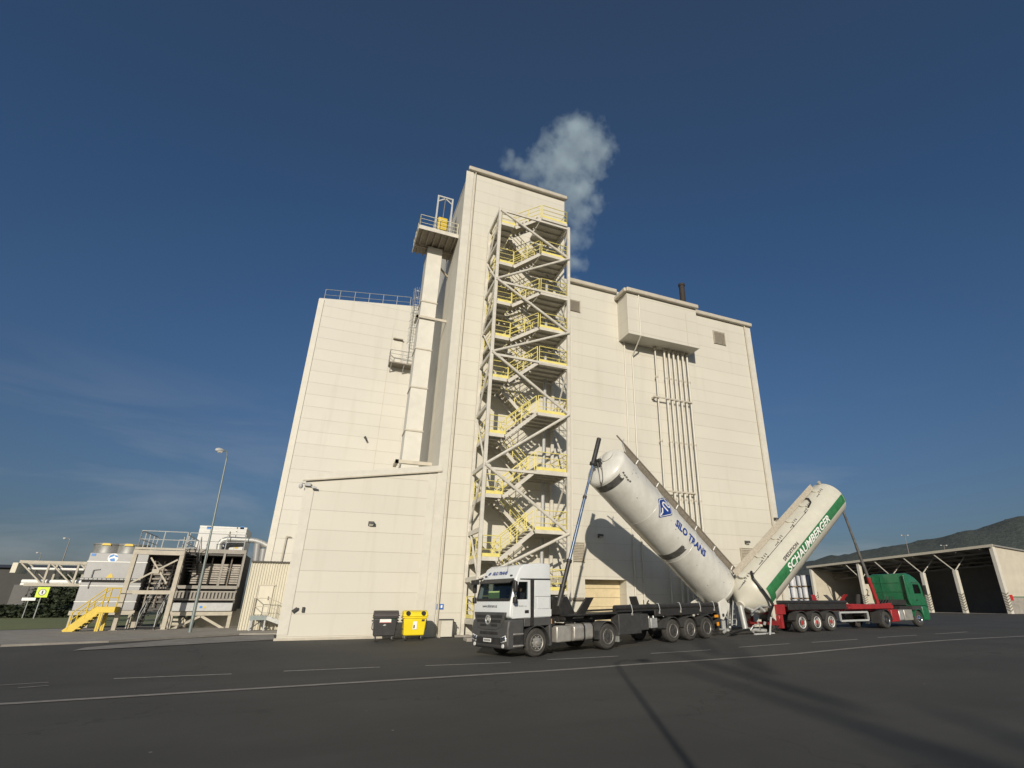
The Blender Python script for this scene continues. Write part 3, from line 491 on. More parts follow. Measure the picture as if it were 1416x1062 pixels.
# ------------------------------------------------------------------ trucks (local frame: x forward, y left, z up, origin under the front axle)
def wheel(parent, inv, x, side, r=.5, w_=.3, yo=1.24, front=False, hubm=None, rimm=None, name='wheel'):
    yc = side*(yo-w_/2); ax = (0, side, 0); h = w_/2
    ty = MB().lathe([(-h, .3), (-h, r-.07), (-h+.05, r-.01), (-h+.07, r), (h-.07, r), (h-.05, r-.01), (h, r-.07), (h-.01, r-.14), (h+.004, r-.16), (h-.012, .31), (h-.02, .28)], (x, yc, r), ax, 28)
    t = ty.build(name, M['tyre'], parent, smooth=True, inv=inv)
    if front: pr = [(h-.03, .305), (h+.012, .295), (h-.02, .27), (h-.03, .2), (h+.05, .17), (h+.06, .1), (h+.11, .085), (h+.12, .03)]
    else: pr = [(h-.02, .305), (h+.004, .295), (h-.03, .27), (h-.13, .24), (h-.15, .17), (h-.06, .14), (h-.04, .07), (h-.035, .03)]
    MB().lathe(pr, (x, yc, r), ax, 24).build('rim', rimm or M['rim'], t, smooth=True, inv=inv)
    b = MB(); rb, tb = (.215, h-.03) if front else (.195, h-.15)
    for k in range(10): a = 2*pi*k/10; b.tube((x+rb*cos(a), yc+side*tb, r+rb*sin(a)), (x+rb*cos(a), yc+side*(tb+.035), r+rb*sin(a)), .022, 6)
    b.build('wheel_nuts', M['galv'], t, inv=inv)
    if not front or hubm: MB().lathe([(h-.08, .13), (h-.02, .12), (h+.0, .05)], (x, yc, r), ax, 16).build('hub', hubm or M['dark'], t, smooth=True, inv=inv)
    return t
def arch(name, mt, parent, inv, x, side, r, y0, y1, a0=0, a1=180, zc=.5, th=.03, lip=.06):
    mb = MB(); n = 14; P = []
    for i in range(n+1):
        a = radians(a0+(a1-a0)*i/n); P.append((x+r*cos(a), zc+r*sin(a), x+(r+th)*cos(a), zc+(r+th)*sin(a)))
    for k, (ya, yb) in enumerate(((y0, y1),)):
        for p, q in zip(P[:-1], P[1:]):
            mb.add([(p[0], ya*side, p[1]), (p[2], ya*side, p[3]), (q[2], ya*side, q[3]), (q[0], ya*side, q[1]), (p[0], yb*side, p[1]), (p[2], yb*side, p[3]), (q[2], yb*side, q[3]), (q[0], yb*side, q[1])],
                [(0,1,2,3), (7,6,5,4), (1,5,6,2), (0,3,7,4), (0,4,5,1), (3,2,6,7)])
    return mb.build(name, mt, parent, inv=inv)
def cab(root, paint, prof, inner, ws, win, near, W=1.24, z0=1.36, lowm=None, fx=1.3):
    """hollow cab: outer shell minus interior, windscreen and side windows"""
    def yy(z): return W-.05*max(0, (z-2.75)/.6)
    body = MB().prism(prof, lambda x, z: (x, -yy(z), z), lambda x, z: (x, yy(z), z)).build('cab_body', paint, root, bevel=.06, seg=3)
    (xa, za), (xb, zb) = ws; d = V((xb-xa, 0, zb-za)).normalized(); n = V((d.z, 0, -d.x))
    def off(x, z, k): p = V((x, 0, z))+n*k; return (p.x, p.z)
    a2 = (xa+d.x*.04, za+d.z*.04); b2 = (xb-d.x*.05, zb-d.z*.05)
    cw = [off(*a2, .4), off(*a2, -.3), off(*b2, -.3), off(*b2, .4)]
    for c_ in [MB().prism(inner, lambda x, z: (x, -W+.09, z), lambda x, z: (x, W-.09, z)), MB().prism(cw, lambda x, z: (x, -W+.08, z), lambda x, z: (x, W-.08, z)),
                  MB().prism(win, lambda x, z: (x, -2, z), lambda x, z: (x, 2, z))]: cutout(body, [c_])
    for p in body.data.polygons: p.use_smooth = True
    body.data.set_sharp_from_angle(angle=radians(32))
    g = [off(*a2, -.03), off(*b2, -.03)]
    MB().quad((g[0][0], -W+.07, g[0][1]), (g[0][0], W-.07, g[0][1]), (g[1][0], W-.07, g[1][1]), (g[1][0], -W+.07, g[1][1])).build('windscreen', M['glass'], root)
    for s_ in (1, -1):
        MB().add([(x, s_*(W-.025), z) for x, z in win], [tuple(range(len(win)))]).build('side_window', M['glass'], root)
    # rubber surround of the windscreen and base of the glass
    f = MB(); e = [off(*a2, .012), off(*b2, .012)]
    f.beam((e[0][0], -W+.08, e[0][1]), (e[0][0], W-.08, e[0][1]), .05, .1).beam((e[1][0], -W+.08, e[1][1]), (e[1][0], W-.08, e[1][1]), .04, .05)
    for s_ in (1, -1): f.beam((e[0][0], s_*(W-.08), e[0][1]), (e[1][0], s_*(W-.08), e[1][1]), .04, .05)
    f.build('window_seal', M['black'], root)
    # seats, dashboard, steering wheel
    s = MB()
    for y in (-.6, .6): s.box(.0, .55, y-.25, y+.25, 1.5, 1.75).box(-.1, .05, y-.25, y+.25, 1.5, 2.45)
    s.box(.88, 1.08, -1.1, 1.1, 1.5, 1.98).box(-.58, -.5, -1.1, 1.1, 1.4, 2.7); s.build('seats_and_dashboard', M['seat'], root)
    sw = MB(); c = V((.86, .6, 2.0)); pts = [c+V((.2*cos(a)*.5, .22*sin(a), .2*cos(a))) for a in [2*pi*i/14 for i in range(15)]]; sw.path(pts, .02, 5).tube(c, c+V((.25, 0, -.25)), .025); sw.build('steering_wheel', M['dark'], root)
    return body
def person_in_seat(root_m, x, y):
    """driver: skinned torso, arms to the wheel, head with nose, ears and hair"""
    r = empty('person', (0, 0, 0)); r.matrix_basis = root_m @ Matrix.Translation((x, y, 1.75))
    tag(r, 'driver in dark shirt sitting behind the side window of the white tractor unit', 'person')
    def skin(name, pts, edges, rad, mt, sub=2):
        me = bpy.data.meshes.new(name); me.from_pydata(pts, edges, []); o = bpy.data.objects.new(name, me); C.objects.link(o); o.parent = r
        o.modifiers.new('skin', 'SKIN')
        for i, rr in enumerate(rad): me.skin_vertices[0].data[i].radius = (rr, rr) if not isinstance(rr, tuple) else rr
        me.skin_vertices[0].data[0].use_root = True
        s = o.modifiers.new('sub', 'SUBSURF'); s.levels = sub; s.render_levels = sub; me.materials.append(mt); return o
    skin('shirt', [(0,0,0), (-.02,0,.25), (-.03,0,.45), (-.01,0,.54), (-.02,.2,.46), (.1,.27,.24), (.34,.2,.22), (-.02,-.2,.46), (.1,-.27,.24), (.34,-.2,.22), (.2,.1,-.02), (.2,-.1,-.02)],
         [(0,1), (1,2), (2,3), (2,4), (4,5), (5,6), (2,7), (7,8), (8,9), (0,10), (0,11)], [.17, .16, .15, .07, .08, .06, .045, .08, .06, .045, .1, .1], M['cloth'])
    skin('head', [(.0,0,.56), (.02,0,.64), (.035,0,.72), (.03,0,.8), (.13,0,.71), (.03,.085,.72), (.03,-.085,.72)], [(0,1), (1,2), (2,3), (2,4), (2,5), (2,6)], [.055, .07, .09, .075, .02, .018, .018], M['skin'])
    for s_ in (1, -1):
        skin('hand', [(.36, .2*s_, .22), (.42, .19*s_, .24), (.45, .17*s_, .27), (.47, .19*s_, .25), (.47, .21*s_, .24), (.45, .225*s_, .22), (.42, .15*s_, .26)], [(0,1), (1,2), (1,3), (1,4), (1,5), (1,6)], [.03, .035, .012, .012, .012, .011, .013], M['skin'], 1)
    MB().lathe([(-.02, .1), (.03, .103), (.07, .09), (.105, .05), (.115, .01)], (.02, 0, .745), (-.25, 0, 1), 14).build('hair', M['hair'], r, smooth=True)
    return r
def LW(s, z): return (-s, z-.01-.0216*s)
# --- white tractor unit
WM = Matrix.LocRotScale(V((7.68, 22.15, gz(7.68, 22.15))), __import__('mathutils').Euler((0, radians(1.24), radians(196.9))), None)
def root_at(M_, x, name, label, cat):
    r = empty(name, (0, 0, 0)); r.matrix_basis = M_ @ Matrix.Translation((x, 0, 0)); tag(r, label, cat); return r, Matrix.Translation((-x, 0, 0))
tw, I0 = root_at(WM, 0, 'tractor_unit', 'white tractor unit with grey bumper facing the camera, coupled to the black tipping trailer', 'truck')
prof = [(-.72, 1.36), (1.14, 1.36), (1.3, 1.44), (1.3, 1.62), (1.25, 2.0), (1.05, 2.78), (1.02, 2.86), (.82, 3.2), (.62, 3.33), (-.2, 3.39), (-.72, 3.36)]
inner = [(-.62, 1.45), (1.1, 1.45), (1.12, 2.0), (.95, 2.72), (-.62, 2.76)]
win = [(.46, 2.04), (1.02, 2.04), (1.0, 2.28), (.9, 2.68), (.46, 2.68)]
cab(tw, M['white'], prof, inner, ((1.25, 2.0), (1.05, 2.78)), win, 1)
G_ = M['grey']
MB().prism([(.62, .36), (1.3, .33), (1.39, .45), (1.4, 1.0), (1.34, 1.34), (1.1, 1.35), (.62, 1.35)], lambda x, z: (x, -1.25, z), lambda x, z: (x, 1.25, z)).build('bumper', G_, tw, bevel=.07, seg=3)
MB().box(-.72, .6, -1.22, 1.22, 1.08, 1.355).box(-.74, -.6, .85, 1.23, .35, 1.1).box(-.74, -.6, -1.23, -.85, .35, 1.1).build('lower_body', G_, tw, bevel=.02)
gr = MB().prism([(-1.06, 1.6), (1.06, 1.6), (1.0, 1.38), (.78, 1.06), (.5, .98), (-.5, .98), (-.78, 1.06), (-1.0, 1.38)], lambda y, z: (1.3, y, z), lambda y, z: (1.42, y, z)).build('grille', G_, tw, bevel=.02)
s = MB()
for z0, z1, wd in ((1.4, 1.5, .9), (1.24, 1.34, .82), (1.1, 1.18, .6)): s.box(1.415, 1.428, -wd, -.16, z0, z1).box(1.415, 1.428, .16, wd, z0, z1)
s.build('grille_opening', M['black'], gr)
em = MB(); pts = [V((1.45, .15*cos(a), 1.33+.15*sin(a))) for a in [2*pi*i/20 for i in range(21)]]; em.path(pts, .03, 6)
for k in range(3): a = pi/2+2*pi*k/3; em.tube((1.45, 0, 1.33), (1.45, .145*cos(a), 1.33+.145*sin(a)), .028, 6, .006)
em.build('emblem', M['galv'], gr, smooth=True)
s = MB().box(1.392, 1.41, -.62, .62, .82, .92).box(1.392, 1.41, -.85, .85, .5, .72).build('air_intake', M['black'], tw)
np_ = MB().box(1.41, 1.425, -.32, .2, .56, .68).build('number_plate', M['plain_white'], tw)
s = MB()
for k in range(7): s.box(1.4255, 1.428, -.27+k*.065, -.23+k*.065, .585, .655)
s.build('plate_characters', M['dark'], np_)
for s_ in (1, -1):
    h = MB().prism([(.82*s_, .74), (1.14*s_, .82), (1.2*s_, .62), (.86*s_, .55)], lambda y, z: (1.36, y, z), lambda y, z: (1.412, y, z)).build('headlight', M['lamp'], tw, bevel=.015)
    MB().lathe([(0, .09), (.02, .08)], (1.412, .93*s_, .67), (1, 0, 0), 12).lathe([(0, .08), (.02, .07)], (1.412, 1.07*s_, .7), (1, 0, 0), 12).build('reflector', M['chrome'], h)
    MB().lathe([(0, .075), (.03, .06)], (1.39, .98*s_, .45), (1, 0, 0), 12).build('fog_lamp', M['lamp'], tw)
    st_ = MB(); 
    for z in (.42, .82): st_.box(.66, 1.12, min(1.1*s_, 1.27*s_), max(1.1*s_, 1.27*s_), z, z+.05)
    st_.build('cab_step', M['alu'], tw, bevel=.01)
    MB().box(.66, 1.12, min(1.2*s_, 1.256*s_), max(1.2*s_, 1.256*s_), .5, .8).build('step_recess', M['black'], tw)
    arch('wheel_arch', M['dark'], tw, None, 0, s_, .58, .8, 1.25, -8, 188)
    wheel(tw, None, 0, s_, .5, .32, 1.23, True)
    wheel(tw, None, -3.85, s_, .5, .56, 1.23)
    arch('mudguard', G_, tw, None, -3.85, s_, .6, .62, 1.26, 8, 180, .48)
    MB().box(-3.3, -3.22, min(.62*s_, 1.26*s_), max(.62*s_, 1.26*s_), .42, .75).build('mudflap', M['dark'], tw)
    MB().box(-4.5, -4.46, min(.62*s_, 1.24*s_), max(.62*s_, 1.24*s_), .25, .6).build('mudflap', M['galv'], tw)
    # door skin with seams, handle, black gap panel and sleeper skin
    y0, y1 = s_*1.2405, s_*1.252
    d = MB().prism([(.4, 1.4), (1.18, 1.38), (1.17, 1.97), (.4, 1.97)], lambda x, z: (x, y0, z), lambda x, z: (x, y1, z)).build('door', M['white'], tw, bevel=.006)
    MB().box(.43, .62, min(s_*1.252, s_*1.275), max(s_*1.252, s_*1.275), 1.55, 1.66).build('door_handle', M['black'], d, bevel=.01)
    MB().box(.17, .33, min(s_*1.2, y1), max(s_*1.2, y1), 1.1, 2.74).build('gap_panel', M['black'], tw)
    MB().box(-.7, .14, min(y0, y1), max(y0, y1), 1.4, 1.66).box(-.6, .0, min(y0, y1), max(y0, y1), 1.69, 2.1).box(-.66, .12, min(y0, y1), max(y0, y1), 2.14, 2.7).build('sleeper_panel', M['white'], tw, bevel=.008)
    MB().box(-.66, .84, min(s_*1.2, s_*1.246), max(s_*1.2, s_*1.246), 2.76, 2.8).build('roof_seam', M['black'], tw)
    m_ = MB().box(1.14, 1.28, min(s_*1.36, s_*1.52), max(s_*1.36, s_*1.52), 2.3, 2.7).box(1.14, 1.28, min(s_*1.36, s_*1.52), max(s_*1.36, s_*1.52), 1.9, 2.14).build('mirror', M['black'], tw, bevel=.04)
    MB().path([(1.08, s_*1.2, 2.72), (1.2, s_*1.42, 2.72)], .02).path([(1.16, s_*1.22, 1.93), (1.21, s_*1.42, 1.95), (1.21, s_*1.42, 2.35)], .02).build('mirror_arm', M['black'], m_)
# kerb mirror and sun visor
MB().box(1.3, 1.5, -1.3, -.98, 2.62, 2.8).tube((1.02, -1.12, 2.86), (1.4, -1.14, 2.78), .03).build('kerb_mirror', M['black'], tw, bevel=.03)
MB().prism([(1.0, 2.84), (1.27, 2.66), (1.26, 2.63), (1.0, 2.76)], lambda x, z: (x, -1.05, z), lambda x, z: (x, 1.12, z)).build('sun_visor', M['black'], tw, bevel=.01)
mk = MB()
for y in (-.9, .9): mk.box(1.0, 1.06, y-.05, y+.05, 2.9, 2.95)
for y in (-.6, .4): mk.box(.05, .15, y-.05, y+.05, 3.32, 3.4)
mk.tube((.95, .5, 3.0), (.9, .5, 3.5), .008, 4); mk.build('marker_lamp', M['dark'], tw)
text_mb('SILO TRANS', .19, lambda x, y, t: (.965-y*.51+t*.86, x, 2.96+y*.86+t*.51), bold=.006, align='CENTER', thick=.03).build('roof_lettering', M['blue'], tw)
MB().prism([(-.85, .03), (-.73, .03), (-.69, .15), (-.81, .15)], lambda y, q: (.975-q*.51+.006, y, 2.94+q*.86+.004), lambda y, q: (.975-q*.51+.013, y, 2.94+q*.86+.009)).build('roof_logo', M['blue'], tw)
text_mb('www.silotrans.cz', .15, lambda x, y, t: (1.293-(y)*.12+t, x-.15, 1.77+y), bold=.001, align='CENTER', thick=.01).build('front_lettering', M['dark'], tw)
text_mb('SILO TRANS s.r.o.', .075, lambda x, y, t: (1.1-x, 1.252+t, 1.78+y), thick=.004).build('door_lettering', M['dark'], tw)
MB().box(1.12, 1.14, -.5, .25, 2.06, 2.36).build('dashboard_sheet', M['paper'], tw)
MB().box(-4.75, .7, -.45, -.36, .72, 1.0).box(-4.75, .7, .36, .45, .72, 1.0).box(-4.75, -4.65, -.45, .45, .7, 1.02).box(-1.2, -1.05, -.45, .45, .7, 1.02).box(-2.9, -2.7, -.45, .45, .7, 1.02).tube((-3.85, -.7, .5), (-3.85, .7, .5), .1).tube((0, -.9, .5), (0, .9, .5), .07).build('chassis', M['black'], tw)
MB().lathe([(0, .5), (.1, .48)], (-3.5, 0, 1.02), (0, 0, 1), 20).build('fifth_wheel', M['black'], tw)
MB().box(-1.78, -1.02, .62, 1.2, .43, 1.02).build('battery_box', M['alu'], tw, bevel=.04)
tk = MB().prism([(.6, .42), (1.12, .42), (1.22, .52), (1.22, .95), (1.1, 1.06), (.6, 1.06)], lambda y, z: (-1.92, y, z), lambda y, z: (-3.08, y, z)).build('fuel_tank', M['alu'], tw, bevel=.06, seg=3)
s = MB()
for x in (-2.45, -2.95): s.prism([(.59, .405), (1.125, .405), (1.236, .515), (1.236, .955), (1.11, 1.075), (.59, 1.075)], lambda y, z: (x, y, z), lambda y, z: (x-.07, y, z))
s.build('tank_strap', M['black'], tk); MB().lathe([(0, .07), (.05, .06)], (-2.2, .95, 1.06), (0, 0, 1), 12).build('filler_cap', M['black'], tk)
MB().box(-2.9, -1.05, -1.2, -.62, .43, 1.02).build('tool_box', M['dark'], tw, bevel=.04)
h = MB()
for k in range(5): h.path([(-.8, -.6+k*.2, 1.2), (-.95, -.55+k*.2, 1.7-.05*k), (-1.2, -.4+k*.12, 1.5), (-1.6, -.2+k*.06, 1.25)], .025)
h.box(-.95, -.76, -1.0, -.5, 1.05, 2.5).box(-1.0, -.8, .3, 1.1, 1.05, 1.32); h.build('air_lines', M['black'], tw)
MB().box(-.8, -.74, 1.05, 1.16, 1.12, 1.3).box(-.86, -.74, .95, 1.05, 1.28, 1.36).build('side_lamp', M['orange'], tw)
person_in_seat(WM, .36, .62)
# --- tipping trailer
def cylframe(p0, yaw, sign, s_, z, al, r):
    a = radians(yaw); u = V((cos(a), sin(a), 0)); n = V((-sin(a), cos(a), 0))
    Cc = V(p0)+u*s_+UP*z; A = u*cos(al)*sign-UP*sin(al); Nn = u*sin(al)*sign+UP*cos(al)
    return Cc, A, Nn, -n, r
def silo_fn(fr):
    Cc, A, Nn, Sd, r = fr
    return lambda t, ph, dr=0: Cc+A*t+(Nn*sin(ph)+Sd*cos(ph))*(r+dr)
def patch(fr, t0, t1, p0, p1, dr, n=14, th=.006, shape=None):
    """curved sheet on the silo; shape(t in 0..1) -> (phi0, phi1) for uneven outlines"""
    fn = silo_fn(fr); mb = MB(); rows = []; m = 10
    for i in range(m+1):
        t = t0+(t1-t0)*i/m; a, b = (p0, p1) if shape is None else shape(i/m)
        rows.append([fn(t, radians(a+(b-a)*j/n), dr) for j in range(n+1)])
    vs = [p for r_ in rows for p in r_]
    return mb.add(vs, [(i*(n+1)+j, i*(n+1)+j+1, (i+1)*(n+1)+j+1, (i+1)*(n+1)+j) for i in range(m) for j in range(n)])
def decal(fr, poly, t0, ph0, dr=.006, sgn=1, sub=4):
    """flat 2-D outline (metres, x along text, y up) wrapped round the silo as thin fan of quads"""
    fn = silo_fn(fr); r = fr[4]
    ys = sorted(p[1] for p in poly); lo, hi = ys[0], ys[-1]; bm = bmesh.new()
    f = bm.faces.new([bm.verts.new((x, y, 0)) for x, y in poly])
    y = lo+.06
    while y < hi: bmesh.ops.bisect_plane(bm, geom=bm.verts[:]+bm.edges[:]+bm.faces[:], plane_co=(0, y, 0), plane_no=(0, 1, 0)); y += .06
    bm.verts.index_update(); mb = MB(); mb.add([fn(t0+sgn*v.co.x, radians(ph0)+v.co.y/r, dr) for v in bm.verts], [tuple(v.index for v in q.verts) for q in bm.faces]); bm.free(); return mb
def silo_tank(root, fr, Lc, mt, dish=.42, nose=.9, noser=.32):
    Cc, A, Nn, Sd, r = fr; IVt = inv_of(root); pr = [(-dish, .02)]
    for k in range(1, 9): a = pi/2*k/8; pr.append((-dish*cos(a), r*sin(a)**.85))
    for t in range(1, 12): pr.append((Lc*t/12, r))
    pr += [(Lc-.05, r), (Lc, r-.01), (Lc+.25, r*.93), (Lc+.5, r*.75), (Lc+nose, noser), (Lc+nose+.1, noser)]
    o = MB().lathe(pr, Cc, A, 56).build('silo_tank', mt, root, smooth=True, inv=IVt)
    sm_ = MB()
    for t in (0.02, Lc*.3, Lc*.62, Lc-.02): sm_.lathe([(t-.02, r+.001), (t-.012, r+.008), (t+.012, r+.008), (t+.02, r+.001)], Cc, A, 56, caps=False)
    sm_.build('weld_seam', mt, o, smooth=True, inv=IVt); return o, IVt
trl, IT = root_at(WM, -9.6, 'tipping_trailer', 'black tipping trailer carrying the raised white silo lettered SILO TRANS', 'trailer')
BK = M['black']
fr_ = MB()
for y in (-.5, .5): fr_.box(-12.1, -1.6, y-.08, y+.08, 1.12, 1.4)
for x in (-1.7, -3.2, -4.8, -6.4, -8.2, -9.6, -11, -12): fr_.box(x-.06, x+.06, -.9, .9, 1.2, 1.36)
fr_.box(-4.6, -1.6, -1.15, 1.15, 1.36, 1.42); fr_.build('frame', BK, trl, inv=IT)
MB().box(-12.05, -4.45, .95, 1.18, 1.42, 1.5).box(-12.05, -4.45, -1.18, -.95, 1.42, 1.5).build('deck_edge', BK, trl, inv=IT)
tb = MB().tube((-4.4, 1.12, 1.6), (-12.1, 1.12, 1.56), .115, 12).build('tarpaulin_roll', BK, trl, smooth=True, inv=IT)
for x in (-5.4, -7.3, -8.9, -10.5, -11.7):
    MB().path([(x, 1.245, 1.6), (x, 1.2, 1.72), (x, 1.1, 1.73)], .018).path([(x, 1.245, 1.6), (x-.03, 1.25, 1.45), (x, 1.24, 1.32)], .018).build('strap', M['pgrey'], tb, inv=IT)
    MB().box(x-.05, x+.05, 1.225, 1.27, 1.26, 1.36).build('buckle', M['alu'], tb, inv=IT, bevel=.01)
MB().box(-12.1, -7.0, 1.14, 1.22, 1.16, 1.44).build('side_board', BK, trl, inv=IT, bevel=.02)
MB().box(-6.0, -4.55, .7, 1.22, .5, 1.34).box(-6.6, -6.05, .6, 1.15, .62, 1.3).build('equipment_box', M['dark'], trl, inv=IT, bevel=.03)
MB().box(-7.15, -6.7, .8, 1.2, .68, 1.1).tube((-6.75, 1.0, .7), (-6.75, 1.0, 1.2), .05).tube((-7.1, 1.0, .7), (-7.1, 1.0, 1.2), .05).build('valve_block', M['galv'], trl, inv=IT, bevel=.02)
for y in (-.75, .75): MB().box(-4.9, -4.72, y-.07, y+.07, .28, 1.15).box(-5.0, -4.6, y-.15, y+.15, .24, .3).build('landing_leg', M['dark'], trl, inv=IT)
for x in (-8.25, -9.6, -10.95):
    for s_ in (1, -1):
        wheel(trl, IT, x, s_, .5, .4, 1.24); arch('mudguard', M['dark'], trl, IT, x, s_, .58, .72, 1.26, 12, 168, .5)
    MB().tube((x, -.9, .5), (x, .9, .5), .08).build('axle', BK, trl, inv=IT)
# V saddles
for x, dx in ((-2.6, -.5), (-6.35, .55)):
    for s_ in (1,):
        MB().prism([(0, 1.25), (.55, 1.25), (.5+dx*1.0, 2.06), (.06+dx*1.0, 2.06)], lambda a, z: (x+a, s_*(.98+(z-1.36)*.3), z), lambda a, z: (x+a, s_*(1.06+(z-1.36)*.3), z)).build('saddle', BK, trl, inv=IT, bevel=.01)
# cylinder and its stand
def ram(root, IVr, a, b, stages, back, name='hydraulic_ram'):
    a, b = V(a), V(b); d = (b-a); o = None
    for t0, t1, r_, mt in stages:
        q = MB().tube(a+d*t0, a+d*t1, r_, 14).build(name if o is None else 'ram_stage', mt, o or root, smooth=True, inv=IVr); o = o or q
    for t, r_ in back: MB().lathe([(-.06, r_), (.06, r_)], a+d*t, d, 14).build('collar', BK, o, smooth=True, inv=IVr)
    return o
wl = lambda s_, z, lat=0: V((7.65, 22.25, 0))+V((cos(radians(16.9)), sin(radians(16.9)), 0))*s_+V((sin(radians(16.9)), -cos(radians(16.9)), 0))*lat+UP*z
TI = inv_of(trl); ra, rb = wl(2.05, 1.5), wl(4.86, 9.85)
ram(trl, TI, ra, rb, [(0, .13, .12, BK), (.13, .26, .1, BK), (.26, .62, .08, M['chrome']), (.62, .83, .062, M['chrome']), (.83, 1.0, .12, BK)], [(.13, .15), (.26, .13), (.62, .1), (.83, .17)])
MB().prism([(-1.75, 1.4), (-2.75, 1.4), (-2.3, 2.1), (-2.05, 2.1)], lambda x, z: (x, .28, z), lambda x, z: (x, .38, z)).prism([(-1.75, 1.4), (-2.75, 1.4), (-2.3, 2.1), (-2.05, 2.1)], lambda x, z: (x, -.38, z), lambda x, z: (x, -.28, z)).box(-2.0, -1.5, -.8, .8, 1.42, 1.75).build('ram_stand', BK, trl, inv=IT)
# silo
FRW = cylframe((7.65, 22.25, 0), 16.9, 1, 5.36, 8.38, .572, 1.2)
sl, SI = silo_tank(trl, FRW, 10.25, M['tank'], .42, 1.1, .25); Cc, A, Nn, Sd, r_ = FRW; fnw = silo_fn(FRW)
MB().lathe([(-.12, .34), (-.16, .36), (-.2, .3), (-.21, .02)], Cc-A*.3+Nn*.35+Sd*.25, A, 20).build('manhole_lid', M['tank'], sl, smooth=True, inv=SI)
# ram head bracket and cable loop
p = wl(4.62, 8.62); MB().beam(p, p+A*.5, .2, .28).tube(p-Sd*.3, p+Sd*.3, .09).build('ram_bracket', M['dark'], sl, inv=SI)
pts = [p+Sd*.1+V((0, 0, -.1)), p+Sd*.18+V((0, 0, -.6)), p+Sd*.25+V((0, 0, -1.1)), p+Sd*.35-V((0, 0, 1.25)), p+Sd*.45-V((0, 0, 1.0)), p+Sd*.4-V((0, 0, .4)), p+Sd*.2]
MB().path(pts, .02).build('cable', M['grey'], sl, inv=SI)
rnd = random.Random(3)
def ragged(p0, p1): return lambda u: (p0+rnd.uniform(-1, 1)*1.0, p1+rnd.uniform(-1, 1)*3+8*(abs(u-.5)-.5))
patch(FRW, .12, .52, -105, -24, .005, shape=ragged(-105, -26)).build('worn_band', M['worn'], sl, inv=SI)
patch(FRW, 5.72, 6.12, -112, -28, .005, shape=ragged(-112, -30)).build('worn_band', M['worn'], sl, inv=SI)
for k in range(16): pass
sc_ = MB()
for k in range(22):
    t, ph = rnd.uniform(.3, 10), radians(rnd.uniform(-60, 20)); a = .02+.05*rnd.random(); sc_.add([fnw(t, ph, .004), fnw(t+a, ph+.02, .004), fnw(t+a*1.4, ph+.05, .004), fnw(t+.01, ph+.04, .004)], [(0, 1, 2, 3)])
for k in range(5):
    t, ph = .2+.15*k, radians(-24+4*rnd.random()); sc_.add([fnw(t, ph, .004), fnw(t+.14, ph+.01, .004), fnw(t+.12, ph+.09, .004), fnw(t+.02, ph+.07, .004)], [(0, 1, 2, 3)])
sc_.build('scuff_marks', M['worn'], sl, inv=SI)
# logo: blue slanted rounded plate, white line, white S-shaped stripes
def rounded(poly, rr=.09, n=4):
    out = []; P = [V((x, y, 0)) for x, y in poly]; k = len(P)
    for i in range(k):
        a, b, c = P[i-1], P[i], P[(i+1) % k]; u = (a-b).normalized()*rr; v = (c-b).normalized()*rr
        for j in range(n+1): t = j/n; q = b+u*(1-t)**2+v*t**2; out.append((q.x, q.y))
    return out
LP = [(0, .12), (.75, .95), (1.32, .12), (.62, -.62)]
lp = lambda k: [((x-.67)*k+.67, (y-.14)*k+.14) for x, y in LP]
L0 = (2.9, 0)
lg = decal(FRW, rounded(lp(1.0)), *L0, dr=.006).build('logo', M['blue'], sl, inv=SI)
decal(FRW, rounded(lp(.9)), *L0, dr=.010).build('logo_border', M['plain_white'], lg, inv=SI)
decal(FRW, rounded(lp(.83)), *L0, dr=.014).build('logo_field', M['blue'], lg, inv=SI)
gl = MB()
def stripe(pts, wd):
    for a, b in zip(pts[:-1], pts[1:]):
        a, b = V(a+(0,)), V(b+(0,)); d = (b-a).normalized(); q = V((-d.y, d.x, 0))*wd/2; e = d*wd*.3
        m_ = decal(FRW, [((a-q-e).x, (a-q-e).y), ((b-q+e).x, (b-q+e).y), ((b+q+e).x, (b+q+e).y), ((a+q-e).x, (a+q-e).y)], *L0, dr=.018); gl.add(m_.v, m_.f)
stripe([(.52, .52), (.86, .52), (.97, .44), (.97, .36), (.86, .29), (.5, .29), (.4, .21), (.4, .13), (.5, .06), (.9, .06)], .085); stripe([(.62, .4), (.8, .4)], .06); stripe([(.5, -.1), (.62, -.24), (.62, -.4)], .09)
gl.build('logo_glyph', M['plain_white'], lg, inv=SI)
text_mb('SILO TRANS', .5, lambda x, y, t: fnw(4.62+x, radians(-9)+y/1.2, t), bold=.024, xs=1.03, thick=.006, cut=.05).build('lettering', M['blue'], sl, inv=SI)
# walkway along the top
wk = MB(); e0 = lambda t: fnw(t, radians(58), .06); e1 = lambda t: fnw(t, radians(62), .36)
wk.add([e0(.3), e0(10.6), e1(10.6), e1(-.3), e0(.3)+Nn*.03, e0(10.6)+Nn*.03, e1(10.6)+Nn*.03, e1(-.3)+Nn*.03], [(0,1,2,3), (4,7,6,5), (0,4,5,1), (3,2,6,7), (0,3,7,4), (1,5,6,2)])
wo = wk.build('walkway', M['grate'], sl, inv=SI)
q = MB().tube(e0(0.1), e0(10.7), .035).tube(e1(-.8), e1(10.7), .04); q.build('walkway_rail', M['grate'], wo, inv=SI)
q = MB()
for k in range(6): t = 1.0+k*1.85; q.add([fnw(t, radians(48), 0), fnw(t+.35, radians(48), 0), e0(t+.2), e0(t+.05)], [(0, 1, 2, 3)]).beam(e0(t+.1), e1(t+.1), .05, .05)
q.build('walkway_bracket', M['plain_white'], wo, inv=SI)
q = MB().path([fnw(.1, radians(60), .1), fnw(-.25, radians(62), .3), fnw(-.3, radians(66), .55)], .03).build('walkway_end', M['pgrey'], wo, inv=SI)
